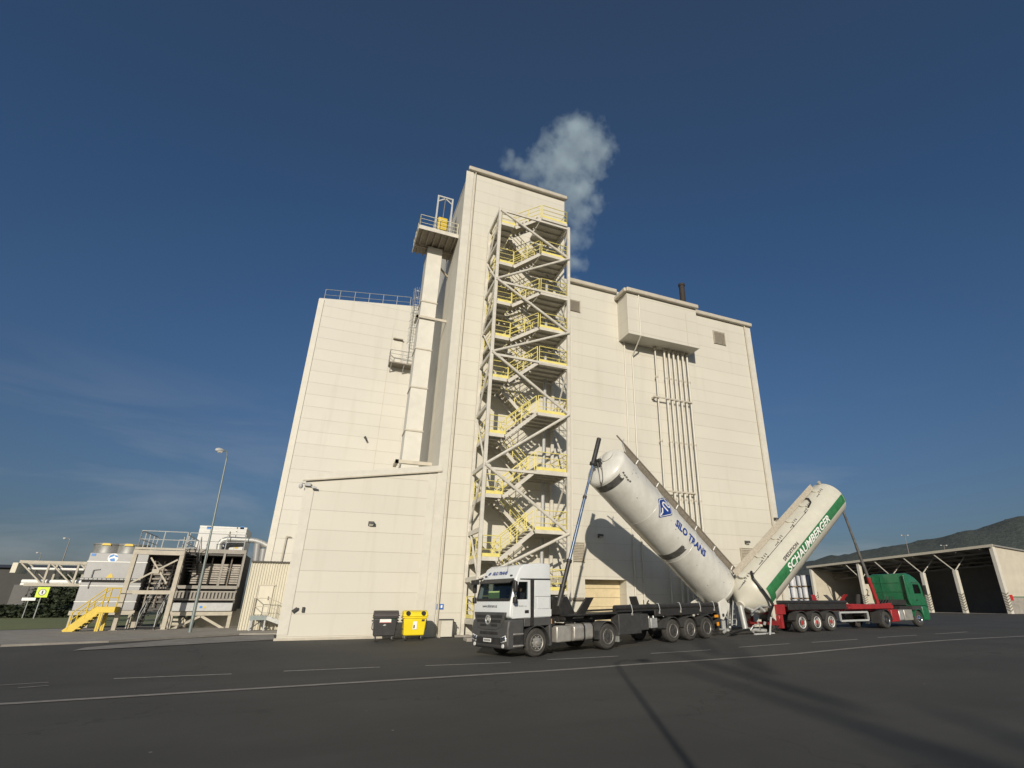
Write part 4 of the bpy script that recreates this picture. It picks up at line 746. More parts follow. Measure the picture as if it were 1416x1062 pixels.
for k in range(5):
    t = 1.3+k*1.9; MB().lathe([(0, .28), (.12, .28), (.14, .3), (.2, .29), (.24, .02)], fnw(t, radians(90), -.02), Nn, 16).build('filling_hatch', M['tank'], sl, smooth=True, inv=SI)
# pivot brackets, discharge cone fittings and ladder at the rear
for s_ in (1, -1):
    MB().prism([(12.75, 1.95), (13.35, 2.15), (13.75, 1.75), (13.05, 1.05), (12.85, 1.1)], lambda a, z: wl(a, z, s_*.86), lambda a, z: wl(a, z, s_*.95)).build('pivot_bracket', M['tank'], sl, inv=SI, bevel=.02)
    MB().tube(wl(13.0, 1.3, s_*.8), wl(13.0, 1.3, s_*1.0), .08, 12).build('pivot_pin', M['dark'], sl, inv=SI)
ce = Cc+A*11.4; rr = MB().lathe([(0, .28), (.15, .28), (.2, .2), (.5, .2)], ce, A, 16).tube(ce+A*.2, wl(14.6, .55, .2), .11).tube(wl(14.6, .55, .2), wl(13.6, .45, .5), .09).path([wl(13.2, 1.5, .7), wl(13.8, 1.0, .8), wl(14.4, .9, .6)], .05)
rr.build('discharge_pipe', M['galv'], sl, smooth=True, inv=SI)
ld = MB(); b0, b1 = wl(13.9, .75, .85), wl(14.95, 2.95, .6); off = V((cos(radians(16.9)), sin(radians(16.9)), 0))*.42
ld.tube(b0, b1, .03).tube(b0+off, b1+off, .03)
for k in range(9): ld.tube(b0.lerp(b1, k/8.5+.03), b0.lerp(b1, k/8.5+.03)+off, .018)
ld.build('rear_ladder', M['pgrey'], sl, inv=SI)
for s_ in (1, -1):
    o = MB().box(-12.2, -12.12, min(.55*s_, 1.2*s_), max(.55*s_, 1.2*s_), .62, 1.1).build('rear_board', M['dark'], trl, inv=IT)
    MB().box(-12.23, -12.2, min(.7*s_, 1.15*s_), max(.7*s_, 1.15*s_), .66, .84).build('tail_light', M['redlens'], o, inv=IT)
    MB().box(-12.02, -11.72, min(1.2*s_, 1.235*s_), max(1.2*s_, 1.235*s_), .95, 1.07).box(-12.02, -11.86, min(1.2*s_, 1.235*s_), max(1.2*s_, 1.235*s_), .55, .72).build('marker_board', M['orange'], trl, inv=IT)
    MB().box(-12.35, -12.2, min(.8*s_, .98*s_), max(.8*s_, .98*s_), .2, 1.2).build('support_leg', BK, trl, inv=IT)
MB().tube((-12.9, .9, .2), (-12.9, .9, .75), .12).tube((-12.5, .5, .3), (-13.2, 1.0, .25), .06).box(-13.0, -12.5, .4, 1.0, .3, .36).build('rear_bumper', M['galv'], trl, inv=IT)
# --- green tractor unit and its trailer
GM = Matrix.LocRotScale(V((37.51, 27.28, gz(37.51, 27.28))), __import__('mathutils').Euler((0, radians(-.2), radians(8))), None)
tg, _ = root_at(GM, 0, 'tractor_unit', 'dark green tractor unit with side fairing, facing away to the open shed', 'truck')
prof = [(-.62, 1.3), (1.15, 1.3), (1.42, 1.2), (1.44, 1.6), (1.36, 2.05), (1.08, 2.75), (1.02, 2.82), (.6, 3.12), (.1, 3.32), (-.4, 3.4), (-.62, 3.38)]
inner = [(-.5, 1.45), (1.15, 1.45), (1.2, 2.05), (.98, 2.7), (-.5, 2.75)]
win = [(.1, 2.08), (.98, 2.08), (.98, 2.3), (.84, 2.68), (.1, 2.68)]
cab(tg, M['cabgreen'], prof, inner, ((1.36, 2.05), (1.08, 2.75)), win, -1)
MB().prism([(.62, .4), (1.3, .35), (1.46, .5), (1.48, 1.0), (1.42, 1.19), (1.15, 1.29), (.62, 1.29)], lambda x, z: (x, -1.25, z), lambda x, z: (x, 1.25, z)).build('bumper', M['cabgreen'], tg, bevel=.07, seg=3)
MB().box(1.46, 1.47, -.85, .85, 1.05, 1.55).build('grille', M['dark'], tg)
MB().prism([(1.08, 2.84), (1.36, 2.68), (1.35, 2.65), (1.06, 2.78)], lambda x, z: (x, -1.1, z), lambda x, z: (x, 1.1, z)).build('sun_visor', M['black'], tg)
MB().box(-.62, .6, -1.22, 1.22, 1.05, 1.295).build('lower_body', M['dark'], tg); MB().box(-.66, -.625, -1.1, 1.1, 2.2, 2.25).box(-.66, -.625, -1.1, 1.1, 2.78, 2.82).box(-.66, -.625, .5, .55, 1.5, 3.2).build('rear_wall_rib', M['cabgreen'], tg); MB().box(-.7, -.63, -.9, .9, 1.35, 1.7).build('lower_body', M['dark'], tg)
for s_ in (1, -1):
    MB().prism([(-.86, 1.8), (-.75, 1.45), (-.63, 1.35), (-.63, 3.34), (-.75, 3.32), (-.86, 3.28)], lambda x, z: (x, s_*1.17, z), lambda x, z: (x, s_*1.225, z)).build('side_fairing', M['cabgreen'], tg, bevel=.01)
    y0, y1 = s_*1.2405, s_*1.252
    d = MB().prism([(0, 1.34), (1.1, 1.32), (1.22, 2.02), (.0, 2.02)], lambda x, z: (x, y0, z), lambda x, z: (x, y1, z)).build('door', M['cabgreen'], tg, bevel=.006)
    MB().box(.04, .24, min(s_*1.252, s_*1.275), max(s_*1.252, s_*1.275), 1.62, 1.7).build('door_handle', M['black'], d)
    MB().box(-.58, -.08, min(y0, y1), max(y0, y1), 1.4, 2.0).box(-.58, -.08, min(y0, y1), max(y0, y1), 2.05, 2.74).build('sleeper_panel', M['cabgreen'], tg, bevel=.008)
    MB().box(-.04, .86, min(s_*1.2, s_*1.246), max(s_*1.2, s_*1.246), 2.775, 2.8).build('roof_seam', M['dark'], tg)
    MB().box(1.1, 1.24, min(s_*1.36, s_*1.52), max(s_*1.36, s_*1.52), 2.0, 2.62).tube((1.1, s_*1.2, 2.66), (1.16, s_*1.42, 2.6), .02).build('mirror', M['black'], tg, bevel=.03)
    arch('wheel_arch', M['cabgreen'], tg, None, 0, s_, .58, .8, 1.26, -12, 165)
    wheel(tg, None, 0, s_, .5, .32, 1.22, True, rimm=M['chrome']); wheel(tg, None, -4.0, s_, .5, .56, 1.22, rimm=M['chrome'])
    arch('mudguard', M['dark'], tg, None, -4.0, s_, .6, .6, 1.26, 0, 180, .48)
    MB().box(-4.72, -4.64, min(.6*s_, 1.25*s_), max(.6*s_, 1.25*s_), .3, .95).build('mudflap', M['dark'], tg)
    MB().prism([(1.38, .62), (1.46, .66), (1.46, .86), (1.38, .9)], lambda x, z: (x, s_*.8, z), lambda x, z: (x, s_*1.2, z)).build('headlight', M['lamp'], tg)
MB().box(-4.9, .8, -.45, -.36, .72, 1.0).box(-4.9, .8, .36, .45, .72, 1.0).box(-4.9, -4.8, -.45, .45, .7, 1.02).tube((-4, -.7, .5), (-4, .7, .5), .1).tube((0, -.9, .5), (0, .9, .5), .07).box(-1.6, -1.05, -.9, .9, 1.0, 1.3).build('chassis', M['black'], tg)
MB().box(-1.75, -.72, -1.22, -.62, .42, 1.08).build('battery_box', M['alu'], tg, bevel=.04)
MB().box(-2.35, -1.8, -1.2, -.62, .42, 1.05).build('fuel_tank', M['galv'], tg, bevel=.08)
MB().box(-3.3, -2.42, -1.22, -.62, .36, 1.1).build('side_panel', M['red'], tg, bevel=.04)
MB().box(-3.2, -.8, .62, 1.2, .42, 1.05).build('tool_box', M['alu'], tg, bevel=.04)
h = MB()
for k in range(4): h.path([(-1.05, -.3+k*.2, 1.9), (-1.5, -.3+k*.2, 1.35), (-2.3, -.2+k*.12, 1.25), (-2.6, -.1+k*.06, 1.5)], .03)
h.build('air_lines', M['black'], tg)
trg, IG = root_at(GM, -11.25, 'tipping_trailer', 'red and black tipping trailer carrying the raised cream silo with green stripe', 'trailer')
RD = M['red']; fr_ = MB()
for y in (-.5, .5): fr_.box(-14.3, -2.6, y-.08, y+.08, 1.05, 1.34)
for x in (-2.8, -4.5, -6, -8, -9.6, -11.2, -13, -14.2): fr_.box(x-.06, x+.06, -1.0, 1.0, 1.12, 1.3)
fr_.box(-7.6, -2.9, -1.2, -1.08, 1.16, 1.36).box(-7.6, -2.9, 1.08, 1.2, 1.16, 1.36).box(-14.6, -13.9, -1.2, 1.2, .95, 1.45); fr_.build('frame', RD, trg, inv=IG)
MB().tube((-7.9, -1.1, 1.22), (-3.0, -1.1, 1.42), .09, 10).tube((-7.9, -1.1, 1.4), (-3.4, -1.1, 1.34), .06, 10).build('ram_tube', RD, trg, smooth=True, inv=IG)
MB().box(-13.6, -8.1, -1.22, -1.12, 1.16, 1.48).box(-13.6, -8.1, 1.12, 1.22, 1.16, 1.48).build('side_board', M['black'], trg, inv=IG, bevel=.02)
MB().tube((-14.4, -1.12, 1.56), (-8.0, -1.12, 1.56), .1, 10).build('tarpaulin_roll', M['black'], trg, smooth=True, inv=IG)
MB().box(-14.6, -14.5, -1.2, -.6, .4, .9).box(-14.3, -14.1, -1.15, -.9, .25, 1.0).box(-14.3, -14.1, .9, 1.15, .25, 1.0).box(-14.55, -14.45, -1.2, 1.2, .42, .56).build('rear_bumper', RD, trg, inv=IG)
text_mb('SPITZER', .13, lambda x, y, t: (-14.5+x, -1.2-t, 1.2+y), bold=.003, thick=.006).build('frame_lettering', M['plain_white'], trg, inv=IG) if False else None
for x in (-12.6, -11.25, -9.9):
    for s_ in (1, -1):
        wheel(trg, IG, x, s_, .5, .4, 1.24, hubm=M['rimred'], rimm=M['plain_white']); arch('mudguard', M['dark'], trg, IG, x, s_, .58, .72, 1.26, 12, 168, .5)
    MB().tube((x, -.9, .5), (x, .9, .5), .08).build('axle', M['black'], trg, inv=IG)
g_ = MB(); a, b = (-8.9, -1.2, .52), (-6.0, -1.2, .52)
g_.beam(a, b, .05, .1).beam((-8.9, -1.2, .98), (-6.0, -1.2, .98), .05, .1).beam(a, (-8.9, -1.2, .98), .05, .1).beam(b, (-6.0, -1.2, .98), .05, .1).build('side_guard', M['pgrey'], trg, inv=IG)
for x, dx, mt in ((-8.4, .3, RD), (-6.3, -.5, M['grey'])):
    for s_ in (1, -1): MB().prism([(0, 1.34), (.4, 1.34), (.42+dx, 2.0), (.1+dx, 2.0)], lambda a, z: (x+a, s_*(.7+(z-1.34)*.6), z), lambda a, z: (x+a, s_*(.78+(z-1.34)*.6), z)).build('saddle', mt, trg, inv=IG)
for y in (-.8, .8): MB().box(-5.6, -5.4, y-.08, y+.08, .28, 1.1).build('landing_leg', M['dark'], trg, inv=IG)
gu = V((cos(radians(8)), sin(radians(8)), 0)); gn = V((-sin(radians(8)), cos(radians(8)), 0)); g0 = V((25.14, 24.42, 0))+gn*1.1
gl_ = lambda s_, z, lat=0: g0+gu*s_-gn*lat+UP*z
GI = inv_of(trg)
ram(trg, GI, gl_(10.2, 1.6), gl_(8.1, 8.05), [(0, .3, .13, RD), (.3, .62, .1, M['worn']), (.62, 1.0, .08, M['worn'])], [])
MB().prism([(9.4, 1.3), (10.8, 1.3), (10.55, 1.85), (10.0, 1.85)], lambda a, z: gl_(a, z, .25), lambda a, z: gl_(a, z, .4)).prism([(9.4, 1.3), (10.8, 1.3), (10.55, 1.85), (10.0, 1.85)], lambda a, z: gl_(a, z, -.4), lambda a, z: gl_(a, z, -.25)).build('ram_stand', RD, trg, inv=GI)
FRG = cylframe(g0, 8, -1, 6.46, 8.5, .595, 1.24)
sg, SG = silo_tank(trg, FRG, 10.9, M['tank2'], .4, 1.0, .25); fng = silo_fn(FRG); Cc, A, Nn, Sd, r_ = FRG
sp = patch(FRG, -.05, 10.85, -15, 12, .006).build('green_stripe', M['green'], sg, inv=SG)
patch(FRG, 10.3, 10.88, -75, -13, .007).build('green_stripe', M['green'], sg, inv=SG)
text_mb('SCHAUMBERGER', .62, lambda x, y, t: fng(8.45-x, radians(-12.4)+y/1.24, t+.008), bold=.016, xs=1.25, shear=.12, thick=.006, cut=.05).build('lettering', M['plain_white'], sg, inv=SG)
text_mb('SPEDITION', .27, lambda x, y, t: fng(8.32-x, radians(17)+y/1.24, t), bold=.009, xs=1.4, thick=.006, cut=.05).build('lettering', M['dark'], sg, inv=SG)
q = MB().path([fng(t, radians(55), .03) for t in (10.9, 8, 5, 3.4)], .016)
for t in (10.6, 8.9, 7.2, 5.5, 3.8): q.tube(fng(t, radians(55), 0), fng(t, radians(55), .09), .035)
q.build('grab_line', M['grey'], sg, inv=SG)
q = MB().path([fng(2.2, radians(95), .1), fng(2.25, radians(75), .09), fng(2.6, radians(62), .08), fng(3.2, radians(58), .08)], .05).path([fng(10.6, radians(62), .1), fng(11.0, radians(48), .1), fng(11.2, radians(20), .12), fng(11.15, radians(-20), .25), fng(11.5, radians(-50), .2)], .07)
q.build('hose', M['hose'], sg, smooth=True, inv=SG)
q = MB(); a0 = lambda t: fng(t, radians(84), .1); a1 = lambda t: fng(t, radians(88), .42)
q.add([a0(.9), a0(11.3), a1(11.3), a1(.9), a0(.9)+Nn*.04, a0(11.3)+Nn*.04, a1(11.3)+Nn*.04, a1(.9)+Nn*.04], [(0,1,2,3), (4,7,6,5), (0,4,5,1), (3,2,6,7), (0,3,7,4), (1,5,6,2)]); q.build('walkway', M['gratelight'], sg, inv=SG)
for k in range(6):
    t = 1.0+k*2.0; o = MB().lathe([(0, .24), (.06, .24), (.07, .26), (.1, .25), (.13, .02)], fng(t, radians(76), -.03), (fng(t, radians(76), 1)-fng(t, radians(76), 0)), 16).build('filling_hatch', M['tank2'], sg, smooth=True, inv=SG)
    q = MB()
    for j in range(3): a = t-.25+.2*j; q.tube(fng(a, radians(61), .02), fng(a+.04, radians(66), .1), .018)
    q.tube(fng(t+.35, radians(60), .02), fng(t+.75, radians(60), .02), .02).tube(fng(t+.36, radians(58), .0), fng(t+.36, radians(63), .02), .022); q.build('hatch_clamp', M['grey'], o, inv=SG)
MB().lathe([(0, .1), (.2, .12), (.25, .05)], fng(.05, radians(82), .0), Nn, 10).build('relief_valve', M['galv'], sg, smooth=True, inv=SG)
for s_ in (1, -1):
    pb = MB().prism([(-2.55, 2.75), (-1.9, 3.3), (-1.55, 1.15), (-1.95, 1.0), (-2.15, 1.15)], lambda a, z: gl_(a, z, s_*.95), lambda a, z: gl_(a, z, s_*1.05)).build('pivot_bracket', M['tank2'], sg, inv=SG)
    if s_ == 1:
        MB().prism([(-2.3, 2.35), (-2.05, 2.5), (-1.95, 2.15), (-2.2, 2.05)], lambda a, z: gl_(a, z, 1.051), lambda a, z: gl_(a, z, 1.056)).build('warning_label', M['orange'], pb, inv=SG)
        MB().prism([(-2.0, 2.85), (-1.85, 2.95), (-1.8, 2.6), (-1.93, 2.5)], lambda a, z: gl_(a, z, 1.051), lambda a, z: gl_(a, z, 1.056)).prism([(-2.25, 2.0), (-2.1, 2.05), (-2.05, 1.75), (-2.18, 1.7)], lambda a, z: gl_(a, z, 1.051), lambda a, z: gl_(a, z, 1.056)).build('warning_label', M['blue'], pb, inv=SG)
rr = MB()
for k in range(14):
    a = gl_(-3.6+1.9*rnd.random(), .35+1.2*rnd.random(), .3+.8*rnd.random()); b = a+V((rnd.uniform(-.5, .5), rnd.uniform(-.2, .2), rnd.uniform(-.35, .35))); rr.tube(a, b, rnd.choice((.03, .05, .07)), 8)
rr.path([gl_(-3.7, 1.45, .9), gl_(-3.0, 1.75, .95), gl_(-2.4, 1.75, .95), gl_(-2.0, 1.5, .95)], .05).build('discharge_fittings', M['galv'], sg, smooth=True, inv=SG)
ce = Cc+A*12.0; MB().tube(ce, gl_(-3.4, .6, .1), .16, 12).tube(gl_(-3.4, .6, .1), gl_(-2.2, .5, .5), .1, 10).box(0,0,0,0,0,0).build('discharge_pipe', M['galv'], sg, smooth=True, inv=SG) if False else MB().tube(ce, gl_(-3.4, .6, .1), .16, 12).tube(gl_(-3.4, .6, .1), gl_(-2.2, .5, .5), .1, 10).build('discharge_pipe', M['galv'], sg, smooth=True, inv=SG)
rr = MB().tube(gl_(-2.6, .25, 1.0), gl_(-2.3, 1.2, 1.0), .05).tube(gl_(-3.2, .22, 1.0), gl_(-1.6, .2, 1.0), .05).tube(gl_(-1.9, .2, 1.0), gl_(-1.7, .05, 1.1), .04).tube(gl_(-3.3, .35, .6), gl_(-1.7, .35, .6), .06); rr.build('rear_stand', M['pgrey'], trg, inv=GI)
hs = [wl(14.4, .3, .4), wl(15.0, .28, .6), gl_(-5.2, .42, .6), gl_(-4.4, .55, .5), gl_(-3.6, .6, .5)]
tag(MB().path(hs, .06, 8).build('delivery_hose', M['hose'], smooth=True), 'black hose sagging between the two silo outlets above the asphalt', 'hose')
# ------------------------------------------------------------------ rubbish containers
def bin_(p, rot, body, lid, label, stick, yellow):
    r = empty('rubbish_container', (p.x, p.y, gz(p.x, p.y)), label, 'wheeled bin', None, (0, 0, rot)); r.scale = (.86, .95, .98)
    b = MB().add([(-.56, -.42, .22), (.56, -.42, .22), (.56, .42, .22), (-.56, .42, .22), (-.63, -.5, 1.02), (.63, -.5, 1.02), (.63, .5, 1.02), (-.63, .5, 1.02)], [(0,3,2,1), (4,5,6,7), (0,1,5,4), (1,2,6,5), (2,3,7,6), (3,0,4,7)])
    bo = b.build('body', body, r, bevel=.05, seg=3)
    q = MB()
    for s_ in (-.3, 0, .3): q.add([(s_-.012, -.47+.0, .3), (s_+.012, -.47, .3), (s_+.012, -.49, .98), (s_-.012, -.49, .98)], [(0,1,2,3)])
    MB().box(-.68, .68, -.55, .55, 1.0, 1.07).build('rim', body, bo, bevel=.02)
    pr = [(-.58, 1.07), (-.57, 1.16), (-.5, 1.28), (-.2, 1.36), (.3, 1.36), (.52, 1.3), (.55, 1.07)]
    li = MB().prism(pr, lambda y, z: (-.66, y, z), lambda y, z: (.66, y, z)).build('lid', lid, r, bevel=.04, seg=3)
    MB().tube((-.72, -.5, 1.14), (.72, -.5, 1.14), .025).build('lid_handle', lid, li)
    for s_ in (-1, 1):
        MB().tube((s_*.6, 0, .9), (s_*.72, 0, .9), .035, 10).path([(s_*.6, -.3, .85), (s_*.68, -.3, .8), (s_*.68, -.3, .55), (s_*.6, -.3, .5)], .025).build('side_handle', M['dark'], r, smooth=True)
        for t in (-1, 1):
            w_ = MB().lathe([(-.03, .02), (-.03, .09), (-.02, .1), (.02, .1), (.03, .09), (.03, .02)], (s_*.44, t*.3, .1), (1, .2, 0), 14).build('wheel', M['tyre'], r, smooth=True)
            MB().beam((s_*.44-.045, t*.3, .1), (s_*.44-.03, t*.3, .24), .015, .06).beam((s_*.44+.045, t*.3, .1), (s_*.44+.03, t*.3, .24), .015, .06).build('castor_fork', M['galv'], w_)
    if yellow:
        for s_ in (-.42, .42): MB().lathe([(0, .13), (.012, .12)], (s_, -.546, 1.225), (0, -.83, .56), 18).build('bottle_opening', M['black'], li)
        MB().box(-.1, .12, -.472, -.468, .5, .86).box(-.0, 0, 0, 0, 0, 0).build('sticker', M['plain_white'], bo) if False else MB().add([(-.1, -.478, .5), (.12, -.478, .5), (.12, -.497, .86), (-.1, -.497, .86)], [(0,1,2,3)]).build('sticker', M['plain_white'], bo)
        MB().add([(-.07, -.486, .55), (.0, -.486, .55), (.0, -.493, .7), (-.07, -.493, .7)], [(0,1,2,3)]).add([(.35, -.502, .86), (.52, -.502, .86), (.52, -.507, .95), (.35, -.507, .95)], [(0,1,2,3)]).build('sticker', M['binblack'], bo)
    else:
        MB().add([(-.32, -.498, .82), (.28, -.498, .82), (.28, -.506, .98), (-.32, -.506, .98)], [(0,1,2,3)]).build('sticker', M['plain_white'], bo)
        MB().add([(-.31, -.501, .818), (.27, -.501, .818), (.27, -.5025, .84), (-.31, -.5025, .84)], [(0,1,2,3)]).build('sticker_line', M['redlens'], bo)
        MB().add([(-.14, -.482, .7), (-.04, -.482, .68), (.06, -.485, .72), (-.04, -.487, .76)], [(0,1,2,3)]).build('sticker', M['pgrey'], bo)
        MB().add([(.34, -.5, .93), (.46, -.5, .96), (.44, -.507, .985), (.34, -.507, .98)], [(0,1,2,3)]).build('sticker', M['cabgreen'], bo)
    return r
pb = onY(530, 886, 28.9); bin_(V((pb.x, 29.05, 0)), radians(-3), M['binblack'], M['binlid'], 'black wheeled rubbish container with a white sticker, against the cream wall', None, False)
py_ = onY(571, 885, 28.9); bin_(V((py_.x, 29.15, 0)), radians(-2), M['binyellow'], M['binyellow'], 'yellow wheeled recycling container with two round lid openings', None, True)
# low metal stand by the wall and a hydrant-like bracket
p = onY(615, 880, 30.4); r = empty('metal_stand', (p.x, 30.3, .25), 'small low metal stand beside the drainpipe, between yellow container and stair tower', 'stand')
MB().box(-.35, .35, -.2, .2, .82, .88).build('top_plate', M['dark'], r)
for s_ in (-.33, .33):
    for t in (-.18, .18): MB().box(s_-.025, s_+.025, t-.025, t+.025, 0, .82).build('leg', M['trim'] if s_ < 0 else M['dark'], r)
MB().box(-.3, .3, -.17, -.14, .05, .815).build('front_panel', M['trim_light'], r); MB().tube((.35, 0, .75), (.5, -.1, .68), .03).build('spout', M['dark'], r)
# ------------------------------------------------------------------ street lamps
def lamp(name, base, topz, armdir, label, cat='street lamp', lean=0, group=None, mt=None, two=False, thin=1.0):
    mt = mt or M['pole']; x, y = base; r = empty(name, (x, y, gz(x, y)), label, cat, group); h = topz
    p1 = V((lean*.6, 0, h*.6)); p2 = V((lean, 0, h-.5))
    MB().tube((0, 0, 0), (lean*.2, 0, h*.22), .1*thin, 12, .09*thin).tube((lean*.2, 0, h*.22), p2, .07*thin, 12, .045*thin).build('pole', mt, r, smooth=True)
    for s_ in ((1, -1) if two else (1,)):
        a = V(armdir)*s_; pts = [p2]+[p2+V((0, 0, .5*sin(t)))+a*(.5-.5*cos(t)) for t in [radians(k*18) for k in range(1, 6)]]
        pts.append(pts[-1]+a*.35-V((0, 0, .06)))
        MB().path(pts, .04*thin, 8).build('arm', mt, r, smooth=True)
        c = pts[-1]; d = a.normalized(); hd = MB().lathe([(-.1, .02), (-.04, .08), (.1, .14), (.28, .15), (.42, .09), (.46, .02)], c+V((0, 0, .03)), d, 14).build('lamp_head', M['pgrey'], r, smooth=True)
        MB().lathe([(0, .02), (.04, .1), (.26, .11), (.34, .02)], c+V((0, 0, -.05)), d, 12).build('diffuser', M['lamp'], hd, smooth=True)
    return r
LY = 41.2; lb = onY(264, 868, LY); ltp = onY(316, 624, LY)
lb_ = lamp('street_lamp', (lb.x, LY), ltp.z-gz(lb.x, LY), (-.36, -.16, 0), 'slender grey street lamp leaning slightly in front of the cooling plant', lean=ltp.x-lb.x)
# distant lamps
for (px0, py0, px1, py1, D, lab, two) in ((78, 800, 84, 744, 95, 'thin distant lamp post behind the pipe bridge, the taller of two', False), (45, 800, 62, 764, 120, 'smaller distant lamp post left of the taller one behind the pipe bridge', False),
        (1258, 770, 1252, 740, 150, 'double armed lamp mast rising behind the open shed in front of the hill', True), (1307, 762, 1304, 754, 170, 'short lamp head peeping over the open shed roof before the hill', True)):
    b = onD(px0, py0, D); t = onD(px1, py1, D); lamp('lamp_mast', (b.x, b.y), t.z-gz(b.x, b.y), (RT*.8)[:] if two else (-RT*1.0)[:], lab, 'lamp mast', two=two, thin=1.4, mt=M['frame2'])
# ------------------------------------------------------------------ cooling plant
def P2(px, py, Y): p = onY(px, py, Y); return p.x, p.z
# corrugated hut
HY = 43.0; hx0 = P2(328, 870.5, HY)[0]; hx1 = P2(399, 777, HY)[0]+.4; hz = P2(350, 777.5, HY)[1]
hut = empty('corrugated_hut', ((hx0+hx1)/2, HY, .25), 'cream corrugated sheet hut with a door, wedged beside the low annex', 'hut')
IH = inv_of(hut); n = 17; poly = []
for i in range(n*2+1):
    x = hx0+(hx1-hx0)*i/(n*2); poly += [(x-.02, HY-.06*(i % 2)), (x+.02, HY-.06*((i+1) % 2))] if 0 < i < n*2 else [(x, HY)]
poly += [(hx1, HY+5), (hx0, HY+5)]
wl_ = MB().prism(poly, lambda x, y: (x, y, -.1), lambda x, y: (x, y, hz)).build('wall', M['hut'], hut, inv=IH)
rf = [(x, y-.14 if y < HY+1 else y) for x, y in poly]
MB().prism([(hx0+(hx1-hx0)*i/60, hz+.06+.05*(i % 2)) for i in range(61)]+[(hx1, hz), (hx0, hz)], lambda x, z: (x, HY-.2, z), lambda x, z: (x, HY+5.1, z)).build('roof', M['cdark'], hut, inv=IH)
da, dz_ = P2(359.5, 810, HY-.08); db = P2(379, 810, HY-.08)[0]; dbot = P2(357, 850, HY-.08)[1]
d = MB().box(da, db, HY-.1, HY-.055, dbot, dz_).build('door', M['hut'], hut, inv=IH, bevel=.01)
MB().box(da-.07, da-.003, HY-.12, HY-.055, dbot, dz_+.06).box(da, db+.1, HY-.13, HY-.055, dz_+.003, dz_+.07).build('door_frame', M['trim'], d, inv=IH)
MB().tube((db-.2, HY-.17, dbot+1.0), (db-.2, HY-.1, dbot+1.0), .02).box(db-.22, db-.18, HY-.17, HY-.15, dbot+.9, dbot+1.12).build('handle', M['dark'], d, inv=IH)
# steel steps of the hut
sx0 = P2(346.5, 851, HY-1)[0]; sx1 = P2(369, 852, HY-1)[0]; stp = empty('steel_steps', (sx0, HY-.6, .25), 'grey steel landing with steps and handrail under the hut door', 'steps'); IS = inv_of(stp)
zt = dbot-.05; pl_ = MB().box(sx0, sx1, HY-1.2, HY-.13, zt-.06, zt).build('platform', M['galv'], stp, inv=IS)
MB().box(sx0, sx1, HY-1.24, HY-1.19, zt-.25, zt+.02).build('edge_beam', M['pole'], pl_, inv=IS)
f = MB(); xe, ze = sx1+2.0, .3
for y in (HY-1.2, HY-.3): f.beam((sx1, y, zt-.12), (xe, y, ze), .05, .22, up=(0, 0, 1))
for k in range(6): t = (k+.5)/6; f.box(sx1+2*t-.13, sx1+2*t+.13, HY-1.2, HY-.3, zt+(ze-zt)*(k+1)/6.3-.02, zt+(ze-zt)*(k+1)/6.3+.02)
f.build('flight', M['galv'], stp, inv=IS)
for x in (sx0+.08, sx1-.05):
    for y in (HY-1.15, HY-.2): MB().beam((x, y, .2), (x, y, zt-.05), .08, .08).build('leg', M['pgrey'], stp, inv=IS)
MB().beam((sx0+.08, HY-1.15, .35), (sx0+.9, HY-1.15, zt-.1), .06, .06).beam((sx1-.05, HY-1.15, .35), (sx1-.9+.5, HY-1.15, zt-.1), .06, .06).build('strut', M['dark'], stp, inv=IS)
rr = railing(MB(), [(sx0+.05, HY-.2, zt), (sx0+.05, HY-1.2, zt), (sx1, HY-1.2, zt)], 1.05, .025)
rr.tube((sx1, HY-1.2, zt+1.05), (xe, HY-1.2, ze+1.0), .025).tube((sx1, HY-1.2, zt+.55), (xe, HY-1.2, ze+.5), .02).tube((xe, HY-1.2, ze), (xe, HY-1.2, ze+1.0), .025).tube(((sx1+xe)/2, HY-1.2, (zt+ze)/2), ((sx1+xe)/2, HY-1.2, (zt+ze)/2+1.02), .025)
rr.build('handrail', M['trim'], stp, inv=IS)
# grey cooling tower with two fan stacks
TY = 49.0; ax_, az_ = P2(125.2, 764, TY); bz_ = P2(98, 844.5, TY)[1]; bx_ = P2(206, 770, TY)[0]
ct = empty('cooling_tower', ((ax_+bx_)/2, TY+1.8, .25), 'grey box cooling tower with two round fan stacks on top, left of the steel stairs', 'cooling tower'); IC = inv_of(ct)
MB().box(ax_, bx_, TY, TY+3.6, bz_, az_).build('casing', M['cool'], ct, inv=IC, bevel=.03)
s = MB()
for py in (776, 810, 832): z = P2(115, py, TY)[1]; s.box(ax_-.02, bx_+.02, TY-.025, TY-.003, z-.03, z+.03)
s.build('seam', M['galv'], ct, inv=IC)
z = P2(115, 799.5, TY)[1]; o = MB().box(ax_-.1, bx_+.02, TY-.4, TY-.004, z-.12, z+.02).build('cable_tray', M['dark'], ct, inv=IC)
s = MB()
for k in range(14): x = ax_+(bx_-ax_)*(k+.5)/14; s.box(x-.1, x+.1, TY-.41, TY-.401, z-.09, z-.01)
s.build('tray_slots', M['pgrey'], o, inv=IC)
